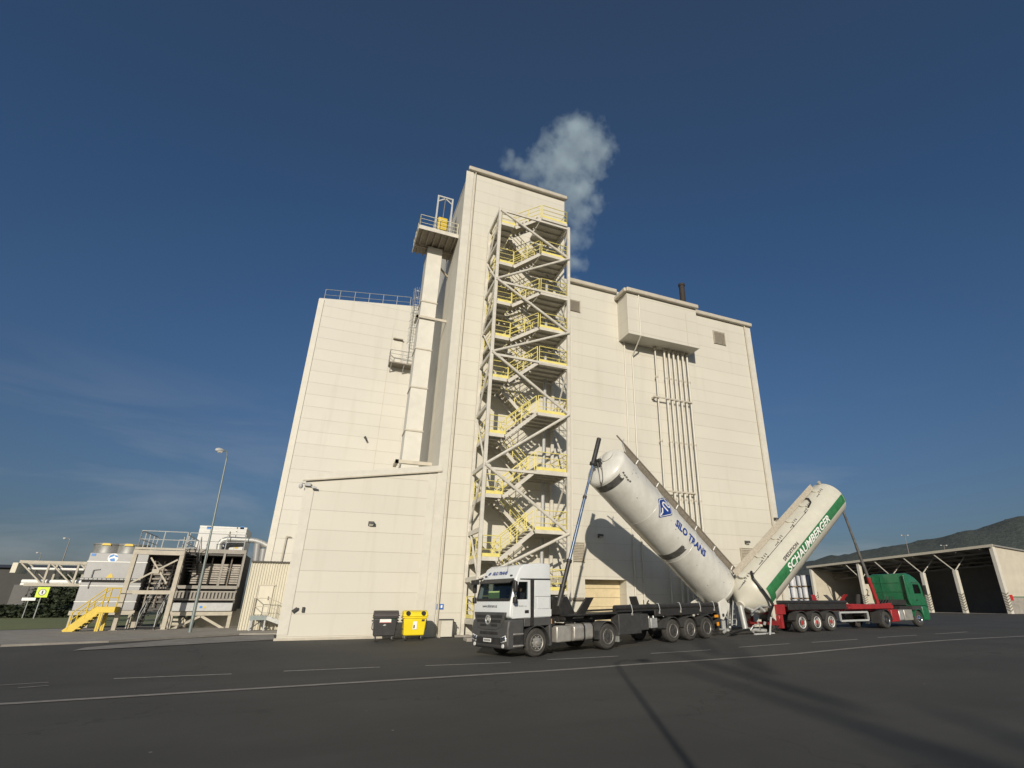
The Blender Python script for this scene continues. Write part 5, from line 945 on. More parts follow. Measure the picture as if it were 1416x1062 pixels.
for px in (153.5, 184):
    x = P2(px, 760, TY+1.8)[0]; o = MB().lathe([(0, 1.0), (.25, .95), (.6, .97), (.62, 1.02), (.72, 1.02), (.72, .9), (.2, .88)], (x, TY+1.6, az_), (0, 0, 1), 32, caps=False).build('fan_stack', mat('stack_grey', (.23,.235,.23), .5, .3, var=.12), ct, smooth=True, inv=IC)
    MB().lathe([(0, .9), (.02, .9)], (x, TY+1.6, az_+.3), (0, 0, 1), 24).build('fan', M['dark'], o, inv=IC)
    MB().prism([(-.28, .56), (.28, .56), (.2, .7), (-.2, .7)], lambda a, z: (x+a, TY+1.6-1.04, az_+z), lambda a, z: (x+a, TY+1.6-.95, az_+z)).build('warning_sticker', M['yellow2'], o, inv=IC)
x, z = P2(156.5, 771.5, TY); o = MB().lathe([(0, .3), (.012, .3)], (x, TY-.004, z), (0, -1, 0), 28).build('emblem', M['plain_white'], ct, inv=IC)
MB().prism([(-.26, .0), (-.2, .17), (0, .27), (.03, .14), (-.09, .06)], lambda a, b: (x+a, TY-.018, z+b), lambda a, b: (x+a, TY-.022, z+b)).prism([(.01, .2), (.23, .17), (.28, .03), (.12, .07)], lambda a, b: (x+a, TY-.018, z+b), lambda a, b: (x+a, TY-.022, z+b)).prism([(-.17, -.07), (.09, -.01), (.17, -.22), (-.06, -.27)], lambda a, b: (x+a, TY-.018, z+b), lambda a, b: (x+a, TY-.022, z+b)).build('emblem_waves', M['sticker'], o, inv=IC)
x, z = P2(152, 796, TY); MB().prism([(-.2, -.14), (.2, -.14), (.13, .06), (.03, .16), (-.1, .05)], lambda a, b: (x+a, TY-.004, z+b), lambda a, b: (x+a, TY-.012, z+b)).build('warning_sticker', M['yellow2'], ct, inv=IC)
x, z = P2(128, 767, TY); MB().box(x-.05, x+.2, TY-.015, TY-.004, z-.08, z+.08).build('corner_sticker', M['sticker'], ct, inv=IC)
MB().box(ax_-.1, bx_+.1, TY-.05, TY+.15, bz_-.28, bz_-.003).box(ax_-.1, bx_+.1, TY+3.4, TY+3.6, bz_-.28, bz_-.003).build('base_frame', M['steel2'], ct, inv=IC)
for x in (ax_+.1, (ax_+bx_)/2, bx_-.1):
    for y in (TY+.1, TY+3.4): MB().box(x-.1, x+.1, y-.1, y+.1, -.1, bz_-.283).build('leg', M['steel2'], ct, inv=IC)
MB().path([(ax_+.5, TY-.06, z-2.2), (ax_+.5, TY-.06, z-.2-.8), (ax_+.85, TY-.06, z-.2-.75)], .035).build('conduit', M['galv'], ct, inv=IC)
# dark evaporative condenser with coils
CY_ = 47.5; cx0, cz1 = P2(256.5, 764, CY_); cx1 = P2(339, 767, CY_)[0]; cz0 = P2(318, 845, CY_)[1]; cd_ = 4.2
co = empty('condenser', ((cx0+cx1)/2, CY_+2, .25), 'dark open fronted condenser full of horizontal coils on cream legs, behind the street lamp', 'condenser'); IO = inv_of(co)
zb1 = P2(300, 812, CY_)[1]; zb2 = P2(300, 829, CY_)[1]
c = MB().box(cx0, cx0+.12, CY_, CY_+cd_, cz0, cz1).box(cx1-.12, cx1, CY_, CY_+cd_, cz0, cz1).box(cx0+.12, cx1-.12, CY_+.02, CY_+cd_, cz1-.15, cz1-.003).box(cx0+.12, cx1-.12, CY_+cd_-.1, CY_+cd_, cz0, cz1-.15).box(cx0+.12, cx1-.12, CY_+.3, CY_+cd_-.1, cz0, zb2)
c.build('casing', M['cdark'], co, inv=IO)
s = MB()
nrow = 9; z_lo = zb1+.3; z_hi = cz1-.75
for k in range(nrow):
    z = z_lo+(z_hi-z_lo)*k/(nrow-1); s.box(cx0+.6, cx1-.2, CY_+.75, CY_+.9, z-.055, z+.055)
for k in range(nrow): z = z_lo+(z_hi-z_lo)*k/(nrow-1)+.1; s.box(cx0+1.0, cx1-.2, CY_+2.0, CY_+2.1, z-.05, z+.05)
s.build('coil', M['coil'], co, inv=IO)
s = MB()
for f_ in (.45, .62, .78): x = cx0+(cx1-cx0)*f_; s.tube((x, CY_+.65, z_lo-.2), (x, CY_+.65, z_hi+.5), .05)
s.build('spray_pipe', M['grate'], co, inv=IO)
fr2 = MB()
for x in (cx0, cx0+(cx1-cx0)*.36, cx0+(cx1-cx0)*.66, cx1): fr2.box(x-.07, x+.07, CY_-.1, CY_-.004, zb1, cz1)
fr2.box(cx0-.05, cx1+.05, CY_-.12, CY_-.004, cz1+.003, cz1+.28).box(cx0, cx1, CY_-.16, CY_-.101, zb1-.12, zb1+.1).build('front_frame', M['frame2'], co, inv=IO)
o = MB().box(cx0+.0, cx1, CY_-.06, CY_-.004, zb2, zb1-.3).build('lower_louvre', M['cdark'], co, inv=IO); s = MB()
for k in range(17): x = cx0+.1+(cx1-cx0-.2)*k/16; s.box(x-.06, x+.06, CY_-.14, CY_-.061, zb2+.06, zb1-.36)
s.box(cx0, cx1, CY_-.15, CY_-.061, zb2-.06, zb2+.05).box(cx0, cx1, CY_-.15, CY_-.061, zb1-.36, zb1-.26).build('slats', M['frame2'], o, inv=IO)
MB().box(cx0+.1, cx1-.05, CY_-.2, CY_+.29, cz0+.0, cz0+.55).build('water_basin', M['pgrey'], co, inv=IO, bevel=.03)
x = (cx0+cx1)/2; MB().box(x-.16, x+.0, CY_-.21, CY_-.201, cz0+.2, cz0+.34).build('sticker', M['sticker'], co, inv=IO); MB().box(x+.06, x+.2, CY_-.21, CY_-.201, cz0+.2, cz0+.32).build('warning_sticker', M['yellow2'], co, inv=IO)
MB().box(cx0, cx1, CY_-.05, CY_+.2, cz0-.28, cz0-.003).box(cx0, cx1, CY_+cd_-.2, CY_+cd_, cz0-.28, cz0-.003).build('base_frame', M['steel2'], co, inv=IO)
for x in (cx0+.15, cx1-.1):
    for y in (CY_+.08, CY_+cd_-.1): MB().box(x-.11, x+.11, y-.11, y+.11, -.1, cz0-.283).build('leg', M['steel2'], co, inv=IO)
xm = (cx0+cx1)/2
MB().beam((xm, CY_+.08, cz0-.3), (cx1-.3, CY_+.08, .2), .12, .16).beam((xm, CY_+.08, cz0-.3), (cx0+.3, CY_+.08, .2), .12, .16).build('brace', M['steel2'], co, inv=IO)
MB().box(xm-.6, xm+3.2, CY_+2.2, CY_+3.6, .1, 1.5).tube((xm-2.6, CY_+2.0, .6), (xm-.8, CY_+2.2, .6), .35, 14).build('pump_set', M['hut'], co, inv=IO, bevel=.04)
MB().box(cx0-2.6, cx0-.003, CY_+2.4, CY_+cd_, cz0, cz1-.1).build('side_casing', M['cdark'], co, inv=IO)
s = MB()
for k in range(9): z = cz0+.6+(cz1-cz0-1.4)*k/8; s.tube((cx0-2.3, CY_+2.25, z), (cx0-.2, CY_+2.25, z), .06, 6)
for k in range(4): x = cx0-2.1+.6*k; s.tube((x, CY_+2.15, cz0+.3), (x, CY_+2.15, cz1-.5), .05, 6)
s.build('header_pipes', M['coil'], co, inv=IO)
railing(MB(), [(cx0, CY_+.05, cz1+.28), (cx1-.2, CY_+.05, cz1+.28)], 1.1, .03).build('railing', M['pgrey'], co, inv=IO)
# white unit behind, on a stand
WY = 52.0; wx0, wz1 = P2(277, 727, WY); wx1 = P2(342, 730.5, WY)[0]; wz0 = P2(340, 770, WY)[1]
wu = empty('air_handling_unit', ((wx0+wx1)/2, WY+2, .25), 'white boxy air unit standing high behind the condenser, next to the factory block', 'air unit'); IW = inv_of(wu)
MB().box(wx0, wx1, WY, WY+4, wz0, wz1).build('casing', M['coolw'], wu, inv=IW, bevel=.03)
MB().box(wx1-.75, wx1-.66, WY-.02, WY-.003, wz0, wz1).box(wx0, wx1, WY-.02, WY-.003, wz1-.1, wz1+.02).box(wx0, wx1, WY-.02, WY-.003, wz0+1.9, wz0+1.96).build('seam', M['galv'], wu, inv=IW)
for px in (289, 335): x, z = P2(px, 730, WY); MB().box(x-.14, x+.14, WY-.02, WY-.004, z-.1, z+.1).build('sticker', M['sticker'], wu, inv=IW)
x, z = P2(327, 757, WY); MB().box(x-.12, x+.12, WY-.02, WY-.004, z-.08, z+.12).build('warning_sticker', M['yellow2'], wu, inv=IW)
for x in (wx0+.2, wx1-.2):
    for y in (WY+.2, WY+3.8): MB().box(x-.12, x+.12, y-.12, y+.12, -.1, wz0-.003).build('leg', M['steel2'], wu, inv=IW)
# pipework over the condenser roof
pp = empty('pipework', (cx1, CY_+1, cz1), 'bent grey pipes arching over the condenser roof towards the factory', 'pipes'); IP = inv_of(pp); q = lambda px, py, Y: onY(px, py, Y)
def bend(pts, r): return MB().path(pts, r, 10)
Yp = CY_+.6
bend([q(302, 766, Yp), q(304, 752, Yp), q(308, 747.5, Yp), q(316, 745.5, Yp), q(352, 747.5, Yp), q(362, 750.5, Yp), q(372, 756, Yp)], .2).build('pipe', M['galv'], pp, smooth=True, inv=IP)
bend([q(309, 766, Yp+.8), q(311, 756, Yp+.8), q(316, 752, Yp+.8), q(338, 751, Yp+.8)], .28).build('pipe', M['pgrey'], pp, smooth=True, inv=IP)
for a, b_ in (((356.5, 752), (353, 782)), ((365, 759), (361.5, 782))): bend([q(*a, Yp), q(*b_, Yp)], .27).build('pipe', M['cool'], pp, smooth=True, inv=IP)
MB().path([q(317, 748, Yp), q(318.5, 735, Yp)], .05).path([q(325, 748, Yp), q(326, 740, Yp)], .03).path([q(352, 752, Yp), q(372, 757, Yp)], .12).build('fitting', M['grate'], pp, inv=IP)
# steel access platform with dark stairs
AY = 46.0; a0x, a0z = P2(156.3, 869, AY); a1x, atz = P2(190, 760, AY); b1x = P2(253, 766, AY)[0]; a1x = (a0x+a1x)/2
ap = empty('access_platform', ((a1x+b1x)/2, AY+2, .25), 'cream steel access platform with grey railing and dark stairs between cooling tower and condenser', 'platform'); IA = inv_of(ap); AD = 4.4
for x in (a1x, b1x):
    for y in (AY, AY+AD):
        MB().box(x-.13, x+.13, y-.13, y+.13, 0, atz).build('post', M['steel2'], ap, inv=IA, bevel=.01); MB().box(x-.3, x+.3, y-.3, y+.3, 0, .3).build('footing', M['conc'], ap, inv=IA)
MB().box(a1x-.1, b1x+.1, AY-.15, AY+.1, atz-.3, atz-.02).build('beam', M['steel2'], ap, inv=IA); MB().box(a1x-.1, b1x+.1, AY-.16, AY+.05, atz+.02, atz+.16).build('deck_edge', M['steel2'], ap, inv=IA); MB().box(a1x+.135, b1x-.135, AY-.08, AY+.08, P2(200, 819, AY)[1]-.12, P2(200, 819, AY)[1]+.12).build('beam', M['steel2'], ap, inv=IA)
dk = MB().box(a1x, b1x, AY+.1, AY+AD, atz-.1, atz).build('deck', M['deck'], ap, inv=IA)
zl, zh = P2(178, 806, AY)[1], P2(240, 776, AY)[1]
MB().beam((a1x+.2, AY, zl), (b1x-.2, AY, zh+.1), .06, .1).beam((a1x+.9, AY+.06, zh+.2), (b1x-.5, AY+.06, zl), .05, .09).box((a1x+b1x)/2-.15, (a1x+b1x)/2+.25, AY-.06, AY+.1, (zl+zh)/2-.1, (zl+zh)/2+.18).build('cross_brace', M['steel2'], ap, inv=IA)
railing(MB(), [(a1x, AY+AD, atz+.15), (a1x, AY, atz+.15), (b1x, AY, atz+.15)], 1.1, .035).build('railing', M['pgrey'], ap, inv=IA)
railing(MB(), [(a1x+1.4, AY+AD-.2, atz), (b1x, AY+AD-.2, atz), (b1x, AY+.4, atz)], 1.1, .035).build('railing', M['pgrey'], ap, inv=IA)
def plain_stairs(x, ya, za, yb, zb_, wd, n, parent, inv, mt, rm):
    f = MB()
    for s_ in (-wd/2, wd/2): f.beam((x+s_, ya, za), (x+s_, yb, zb_), .06, .25, up=(0, 0, 1))
    for k in range(n): t = (k+.5)/n; f.box(x-wd/2, x+wd/2, ya+(yb-ya)*t-.13, ya+(yb-ya)*t+.13, za+(zb_-za)*t+.06, za+(zb_-za)*t+.1)
    o = f.build('stair_flight', mt, parent, inv=inv)
    for s_ in (-wd/2, wd/2):
        r_ = MB(); a, b = V((x+s_, ya, za)), V((x+s_, yb, zb_)); r_.tube(a+UP*1.05, b+UP*1.05, .03).tube(a+UP*.55, b+UP*.55, .022)
        for k in range(4): c = a.lerp(b, k/3); r_.tube(c, c+UP*1.05, .03)
        r_.build('handrail', rm, o, inv=inv)
zmid = P2(200, 819, AY)[1]
plain_stairs(a1x+1.6, AY+.2, .3, AY+3.4, zmid+.3, 1.0, 12, ap, IA, M['dark'], M['pgrey'])
plain_stairs(a1x+2.9, AY+3.6, zmid+.3, AY+.6, atz, 1.0, 12, ap, IA, M['dark'], M['pgrey'])
# yellow steps
GY = 45.0; fx0, fz0 = P2(89, 873, GY); fx1, fz1 = P2(139, 839, GY); fx2 = P2(160, 840, GY)[0]
ys = empty('yellow_steps', (fx0, GY, .25), 'bright yellow steel steps climbing to a short landing before the grey cooling tower', 'steps'); IY = inv_of(ys)
for y in (GY, GY+1.0):
    f = MB().beam((fx0, y, .2), (fx1, y, fz1-.1), .06, .42, up=(0, 0, 1)).build('stringer', M['yellow2'], ys, inv=IY)
s = MB()
for k in range(8): t = (k+.6)/8; x = fx0+(fx1-fx0)*t; z = .25+(fz1-.3)*t; s.box(x-.1, x+.22, GY+.04, GY+.96, z-.2, z-.14)
s.build('tread', M['dark'], ys, inv=IY)
MB().box(fx1-.1, fx2, GY-.05, GY+1.05, fz1-.35, fz1).build('landing', M['yellow2'], ys, inv=IY, bevel=.01)
for x, y in ((fx1+.1, GY), (fx1+.1, GY+1), (fx2-.6, GY), (fx2-.6, GY+1)): MB().box(x-.05, x+.05, y-.05, y+.05, .1, fz1-.353).build('leg', M['yellow2'], ys, inv=IY)
for y in (GY, GY+1.0):
    rr = MB(); a, b = V((fx0+.1, y, .35)), V((fx1+.05, y, fz1)); rr.tube(a+UP*1.0, b+UP*1.1, .03).tube(a+UP*.55, b+UP*.6, .025)
    for k in (0, .5, 1): c = a.lerp(b, k); rr.tube(c, c+UP*(1.0+.1*k), .04)
    railing(rr, [(fx1+.05, y, fz1), (fx2, y, fz1)], 1.1, .03); rr.build('handrail', M['yellow2'], ys, inv=IY)
# ------------------------------------------------------------------ pipe bridge, sign, hall, hedge and trees far left
BD = 62.0
def along(px, py, Y=BD): return onY(px, py, Y)
pbm = empty('pipe_bridge', tuple(along(70, 806)), 'cream lattice pipe bridge carrying white pipes across the yard on the left', 'pipe bridge'); IB = inv_of(pbm)
t0, t1 = along(28, 776.5), along(122, 778.5); b0, b1 = along(30, 808.5), along(112, 809.5); dyb = V((0, 1.6, 0)); top = t0.z; bot = b0.z
x0_, x1_ = t0.x, t1.x+1.5
for dy, nm in ((0, 'truss'), (1.6, 'truss')):
    f = MB().box(x0_, x1_, BD+dy-.1, BD+dy+.1, top-.12, top+.1).box(x0_+.8, x1_, BD+dy-.1, BD+dy+.1, bot-.1, bot+.12); k = 0; st_x = x0_
    while st_x < x1_-1:
        f.beam((st_x+2.0, BD+dy, bot), (st_x+2.0, BD+dy, top), .14, .14).beam((st_x, BD+dy, top), (st_x+2.0, BD+dy, bot), .1, .1); st_x += 2.0
    f.build(nm, M['steel2'], pbm, inv=IB)
for zz_, r_ in ((.02, .16), (.62, .12), (-.12, .1)):
    z = bot+.25+(top-bot)*zz_*.95; MB().tube((x0_+.4, BD+.5+zz_*.5, z), (x1_, BD+.5+zz_*.5, z), r_, 10).build('pipe', M['plain_white'], pbm, smooth=True, inv=IB)
MB().box(x0_-.35, x0_, BD-.2, BD+1.9, top-.9, top-.1).build('end_cladding', M['hut'], pbm, inv=IB)
for x in (x0_+6.2,): MB().box(x-.15, x+.15, BD+.6, BD+.9, -.1, bot-.1).build('support_leg', M['dark'], pbm, inv=IB)
# lime sign on a thin post
sgp = along(59, 819, 84.0); sg_ = empty('road_sign', (sgp.x, 84.0, .25), 'fluorescent lime square road sign with a round ring symbol, below the pipe bridge', 'road sign'); IG2 = inv_of(sg_)
sp_ = MB().box(sgp.x-.55, sgp.x+.55, 83.93, 83.96, sgp.z-.55, sgp.z+.55).build('sign_plate', M['lime'], sg_, inv=IG2, bevel=.01)
MB().lathe([(0, .36), (.01, .36)], (sgp.x, 83.928, sgp.z), (0, -1, 0), 24).build('ring', M['vent'], sp_, inv=IG2); MB().lathe([(0, .28), (.01, .28)], (sgp.x, 83.916, sgp.z), (0, -1, 0), 24).build('ring_centre', M['galv'], sp_, inv=IG2)
MB().box(sgp.x-.05, sgp.x+.08, 83.904, 83.906, sgp.z-.18, sgp.z+.18).build('digit', M['dark'], sp_, inv=IG2)
MB().tube((sgp.x, 84, .1), (sgp.x, 84, sgp.z+.4), .06, 8).build('post', M['galv'], sg_, inv=IG2)
s2 = along(40, 828.5, 86.0); s3 = empty('information_board', (s2.x, 86, .25), 'small white board on a thin post, low beside the dark hall', 'sign board'); i3 = inv_of(s3)
MB().box(s2.x-.62, s2.x+.62, 85.93, 85.96, s2.z-.16, s2.z+.16).build('panel', M['plain_white'], s3, inv=i3, bevel=.01); MB().tube((s2.x, 86, .1), (s2.x, 86, s2.z), .05, 8).build('post', M['galv'], s3, inv=i3)
# dark hall
HD = 100.0; h0 = onY(2, 785, HD); h1 = onY(62, 786, HD)
hl = empty('storage_hall', (h0.x, HD, 0), 'long dark hall at the far left edge behind the pipe bridge', 'hall'); i4 = inv_of(hl)
xl, xr_ = h0.x-30, onY(128, 800, HD).x; zt_ = h0.z
MB().box(xl, xr_, HD, HD+25, -.3, zt_).build('wall', M['hall'], hl, inv=i4)  # one dark tone over the whole hall
MB().prism([(HD-.6, zt_+.003), (HD+25.6, zt_+.003), (HD+12.5, zt_+1.0)], lambda y, z: (xl-.4, y, z), lambda y, z: (xr_+.4, y, z)).build('roof', M['cdark'], hl, inv=i4)
f = MB()
k = xl
while k < xr_: f.box(k, k+.12, HD-.07, HD-.004, 0, zt_-.2); k += 4.2
f.build('pilaster', M['dark'], hl, inv=i4)
MB().box(h0.x+2, h0.x+6, HD-.05, HD-.004, .1, 4.2).build('door', M['grey'], hl, inv=i4)
# foliage helper: trunk, limbs and many leaf faces
def tree(name, base, h, cr, label, leaf, n=900, seed=1, trunk_h=.3, cone=False, size=.35, group=None, sq=1.0):
    rn = random.Random(seed); r = empty(name, base, label, 'hedge' if name == 'hedge' else 'tree', group)
    t = MB().tube((0, 0, -.1), (.05*h*rn.uniform(-1, 1), 0, h*.55), h*.022, 8, h*.012); limbs = []
    for k in range(7):
        z = h*(trunk_h+.07*k); a = rn.random()*6.28; e = V((cr*.65*cos(a), cr*.65*sin(a), z+h*.16)); t.tube((0, 0, z), e, h*.009, 5, h*.003); limbs.append(e)
    t.build('trunk', M['bark'], r)
    m = MB(); cl = []
    for k in range(max(10, n//40)):
        u = rn.random(); z = h*(trunk_h+(1-trunk_h)*u); rad = cr*((1-u)**.8 if cone else sqrt(max(0, 1-((u-.42)/.6)**2)))*rn.uniform(.35, 1)
        a = rn.random()*6.28; cl.append((V((rad*cos(a), rad*sin(a)*sq, z)), cr*rn.uniform(.16, .34)))
    for k in range(n):
        c, s_ = rn.choice(cl); d = V((rn.gauss(0, 1), rn.gauss(0, 1), rn.gauss(0, .8))); p = c+d*s_*.55
        a = V((rn.gauss(0, 1), rn.gauss(0, 1), rn.gauss(0, 1))).normalized(); b = a.cross(V((rn.gauss(0, 1), rn.gauss(0, 1), rn.gauss(0, 1)))).normalized(); q = size*rn.uniform(.5, 1.2)
        m.add([p-a*q-b*q*.2, p+b*q*.5, p+a*q+b*q*.15, p-b*q*.5], [(0, 1, 2, 3)])
    m.build('crown', leaf, r, fix=False); return r
spots = [(102, 812, 92, 5.0, 2.6), (86, 818, 94, 4.6, 2.4), (116, 822, 90, 4.2, 2.2), (70, 826, 95, 3.6, 2.0)]
labs = ['tallest dark tree under the right end of the pipe bridge', 'dark leafy tree behind the lime road sign post', 'low dark tree close to the grey cooling tower edge', 'short round dark tree left of the others near the hall']
for k, ((px, py, Y, h, cr), lab) in enumerate(zip(spots, labs)):
    x = onY(px, py, Y).x; tree('dark_tree', (x, Y, .2), h, cr, lab, M['leafdark'], 2600, 20+k, .08, size=.26, group='trees by the dark hall')
hx = onY(30, 850, 88).x; hx2 = onY(104, 850, 88).x
rn = random.Random(5); hd = empty('hedge', (hx, 88, .2), 'long low dark clipped hedge at the back of the lawn', 'hedge'); m = MB(); tk_ = MB()
for k in range(9): x = hx-20+(hx2-hx+20)*k/8; tk_.tube((x-hx, 0, 0), (x-hx, 0, .8), .05)
tk_.build('stem', M['bark'], hd)
for k in range(6000):
    p = V((rn.uniform(hx-30, hx2)-hx, rn.gauss(0, .5), .1+1.35*rn.random()**.7)); a = V((rn.gauss(0, 1), rn.gauss(0, 1), rn.gauss(0, 1))).normalized(); b = a.orthogonal().normalized(); q = rn.uniform(.12, .3)
    m.add([p-a*q, p+b*q*.6, p+a*q, p-b*q*.6], [(0, 1, 2, 3)])
m.build('foliage', M['leafdark'], hd, fix=False)
# ------------------------------------------------------------------ open shed on the right
SZ = .6; P1 = onZ(1400, 849.2, SZ); ang = pi/2; sdv = V((cos(ang), sin(ang), 0)); sev = V((sin(ang), -cos(ang), 0))
def onS(px, py):  # point on the shed's front plane
    d = ray(px, py); t = (P1-EP).dot(sev)/d.dot(sev); return EP+d*t
tR, tL = onS(1373.5, 755), onS(1120.5, 784.5); Ls = (tL-P1).dot(sdv); hz1 = tR.z; hz0 = tL.z; SDp = 15.0
zr = None; dd = ray(1416, 763); tt = (P1-EP).dot(sdv)/dd.dot(sdv); pr_ = EP+dd*tt; slp = (pr_.z-hz1)/max(.5, (pr_-P1).dot(sev)); slp = max(-.12, min(-.02, slp))
sh = empty('open_shed', tuple(P1), 'long open fronted cream storage shed with bay pillars, at the right before the hill', 'shed'); i5 = inv_of(sh)
S3 = lambda a, e, z: P1+sdv*a+sev*e+UP*(z-SZ)
def sbox(mb, a0, a1, e0, e1, z0, z1, zb=None, ztaper=0):
    f_ = (lambda a, z: hr(a)+z-500) if z1 > 400 else (lambda a, z: z)
    g_ = (lambda a, z: hr(a)+z-500) if z0 > 400 else (lambda a, z: z)
    tb_ = ztaper if z0 > 400 else 0
    return mb.add([S3(a0, e0, g_(a0, z0)), S3(a1, e0, g_(a1, z0)), S3(a1, e1, g_(a1, z0)+tb_), S3(a0, e1, g_(a0, z0)+tb_), S3(a0, e0, f_(a0, z1)), S3(a1, e0, f_(a1, z1)), S3(a1, e1, f_(a1, z1)+ztaper), S3(a0, e1, f_(a0, z1)+ztaper)], [(0,3,2,1), (4,5,6,7), (0,1,5,4), (1,2,6,5), (2,3,7,6), (3,0,4,7)])
hh = (hz1+hz0)/2; tp = slp*SDp; hr = lambda a: hz1+(hz0-hz1)*a/Ls
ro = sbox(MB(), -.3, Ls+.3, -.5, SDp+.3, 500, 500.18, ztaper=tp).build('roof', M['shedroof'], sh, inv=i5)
sbox(MB(), -.35, Ls+.35, -.58, -.503, 499.86, 500.2).build('fascia', M['shed'], sh, inv=i5)
sbox(MB(), 0, .25, 0, SDp, SZ-.3, 499.99, ztaper=tp).build('end_wall', M['shed'], sh, inv=i5)
sbox(MB(), Ls-.25, Ls, 0, SDp, SZ-.3, 499.99, ztaper=tp).build('end_wall', M['shed'], sh, inv=i5)
sbox(MB(), -.04, -.003, .3, SDp, SZ, SZ+2.0).build('plinth', M['conc'], sh, inv=i5); sbox(MB(), -.06, -.003, .2, SDp, SZ+2.003, SZ+2.1).build('plinth_rail', M['cabgreen'], sh, inv=i5)
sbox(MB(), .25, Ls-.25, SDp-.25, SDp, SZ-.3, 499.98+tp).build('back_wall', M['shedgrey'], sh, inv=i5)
cols = [.12]+[(onS(px, py)-P1).dot(sdv) for px, py in ((1336.5, 849), (1286, 835), (1237, 815), (1191, 800))]+[Ls-.12]
for k, a in enumerate(cols):
    last = k in (0, len(cols)-1)
    c = sbox(MB(), a-.22, a+.22, -.3, .3, SZ-.2, 499.98 if last or k == 4 else 497.4).build('pillar', M['trim_light'], sh, inv=i5)
    q = MB()
    for j in range(7): z = SZ+.25+j*.33; q.add([S3(a-.225, -.31, z), S3(a+.225, -.31, z+.25), S3(a+.225, -.31, z+.42), S3(a-.225, -.31, z+.17)], [(0,1,2,3)]).add([S3(a-.23, -.31, z), S3(a-.23, .31, z+.25), S3(a-.23, .31, z+.42), S3(a-.23, -.31, z+.17)], [(0,1,2,3)])
    q.build('hazard_stripes', M['vent'], c, inv=i5)
    if not last:
        if k == 4: sbox(MB(), a-.12, a+.12, .3, SDp-.25, SZ-.2, SZ+4.2).build('bay_wall', M['shed'], sh, inv=i5)
        if k == 4: sbox(MB(), a-.18, a+.18, .25, SDp-.25, SZ-.2, SZ+1.3).build('bay_wall_base', M['conc'], sh, inv=i5)
        q = MB().beam(S3(a, -.05, hr(a)-2.7), S3(a+2.4, -.3, hr(a+2.4)-.1), .1, .1).beam(S3(a, -.05, hr(a)-2.7), S3(a, 3.5, hr(a)-.3), .1, .1)
        q.build('knee_brace', M['trim_light'], sh, inv=i5)
q = MB(); a = 1.5
while a < Ls:
    q.beam(S3(a, -.4, hr(a)-.18), S3(a, SDp-.3, hr(a)+tp-.18), .12, .3); a += 3.2
for e in (1.5, 5, 9, 13): q.beam(S3(.3, e, hr(.3)-.55+tp*e/SDp), S3(Ls-.3, e, hr(Ls-.3)-.55+tp*e/SDp), .14, .2)
a = 1
while a < Ls-2: q.beam(S3(a, 5, hr(a)-1.6+tp*5/SDp), S3(a+1.5, 5, hr(a+1.5)-.5+tp*5/SDp), .06, .06).beam(S3(a+3, 5, hr(a+3)-1.6+tp*5/SDp), S3(a+1.5, 5, hr(a+1.5)-.5+tp*5/SDp), .06, .06); a += 3
q.beam(S3(.5, 5, hr(.5)-1.65+tp*5/SDp), S3(Ls-.5, 5, hr(Ls-.5)-1.65+tp*5/SDp), .1, .12); q.build('roof_beam', M['frame2'], sh, inv=i5)
def paint_num(body, px, py, plane_a):
    d = ray(px, py); t = (S3(plane_a, 0, 0)-EP).dot(sdv)/d.dot(sdv); p = EP+d*t
    text_mb(body, 1.5, lambda x, y, t_: p+sev*x-sdv*(.01+t_)+UP*y, bold=.03).build('bay_number', M['dark'], sh, inv=i5)
paint_num('1', 1129.5, 827, Ls-.25); paint_num('2', 1198, 824, cols[4]-.12)
p = onS(1402, 828); MB().add([S3(-.065, .5, 2.9), S3(-.065, 1.1, 2.9), S3(-.065, 1.1, 2.2), S3(-.065, .5, 2.2)], [(0,1,2,3)]).build('fire_sign', M['redlens'], sh, inv=i5)
tag(drape('shed_apron', ([tuple(S3(-1, -2.2, SZ)), tuple(S3(Ls*.5, -2.2, SZ)), tuple(S3(Ls, -2.2, SZ))], [tuple(S3(-1, SDp, SZ)), tuple(S3(Ls*.5, SDp, SZ)), tuple(S3(Ls, SDp, SZ))]), M['conc'], .03, 8), kind='structure')
# stacks of wrapped pallets beside the shed
def pallet_stack_item(base, mt, label, w_=1.2, h=1.15):
    r = empty('wrapped_pallet', tuple(base), label, 'pallet load', 'wrapped pallet loads stacked beside the shed'); r.rotation_euler = (0, 0, ang)
    b = MB()
    for k in range(5): y = -.5*w_+w_*(k+.5)/5; b.box(-w_/2, w_/2, y-.09, y+.09, .1, .14)
    for x in (-w_/2+.08, 0, w_/2-.08): b.box(x-.07, x+.07, -w_/2, w_/2, 0, .099)
    b.build('pallet', M['wood'], r); q = MB()
    for i in range(2):
        for j in range(2): q.lathe([(.145, w_*.22), (.2, w_*.245), (h-.08, w_*.245), (h-.02, w_*.22)], ((i-.5)*w_*.5, (j-.5)*w_*.5, 0), (0, 0, 1), 16)
    q.build('drums', mt, r, smooth=True); MB().box(-w_/2+.01, w_/2-.01, -w_/2+.01, w_/2-.01, h-.02, h).build('cap_sheet', M['wrap'], r, bevel=.02); return r
bs = Ls+3.0; cnt = 0
for j in range(2):
    for i in range(2):
        for k in range(3):
            q = S3(bs+j*2.1, 1.0+i*2.2-j*.8, 0); z = gz(q.x, q.y)+k*2.05
            row = ('front', 'middle', 'back')[j]; lev = ('bottom', 'middle', 'top')[k]; side = ('outer', 'inner')[i]
            o = pallet_stack_item(V((q.x, q.y, z)), M['wrapblue'] if (i == 1 and j == 0) else M['wrap'], '%s drum pallet, %s of the %s %s stack left of the open shed' % (('dark blue' if (i == 1 and j == 0) else 'silvery white'), lev, row, side), 2.0, 2.0)
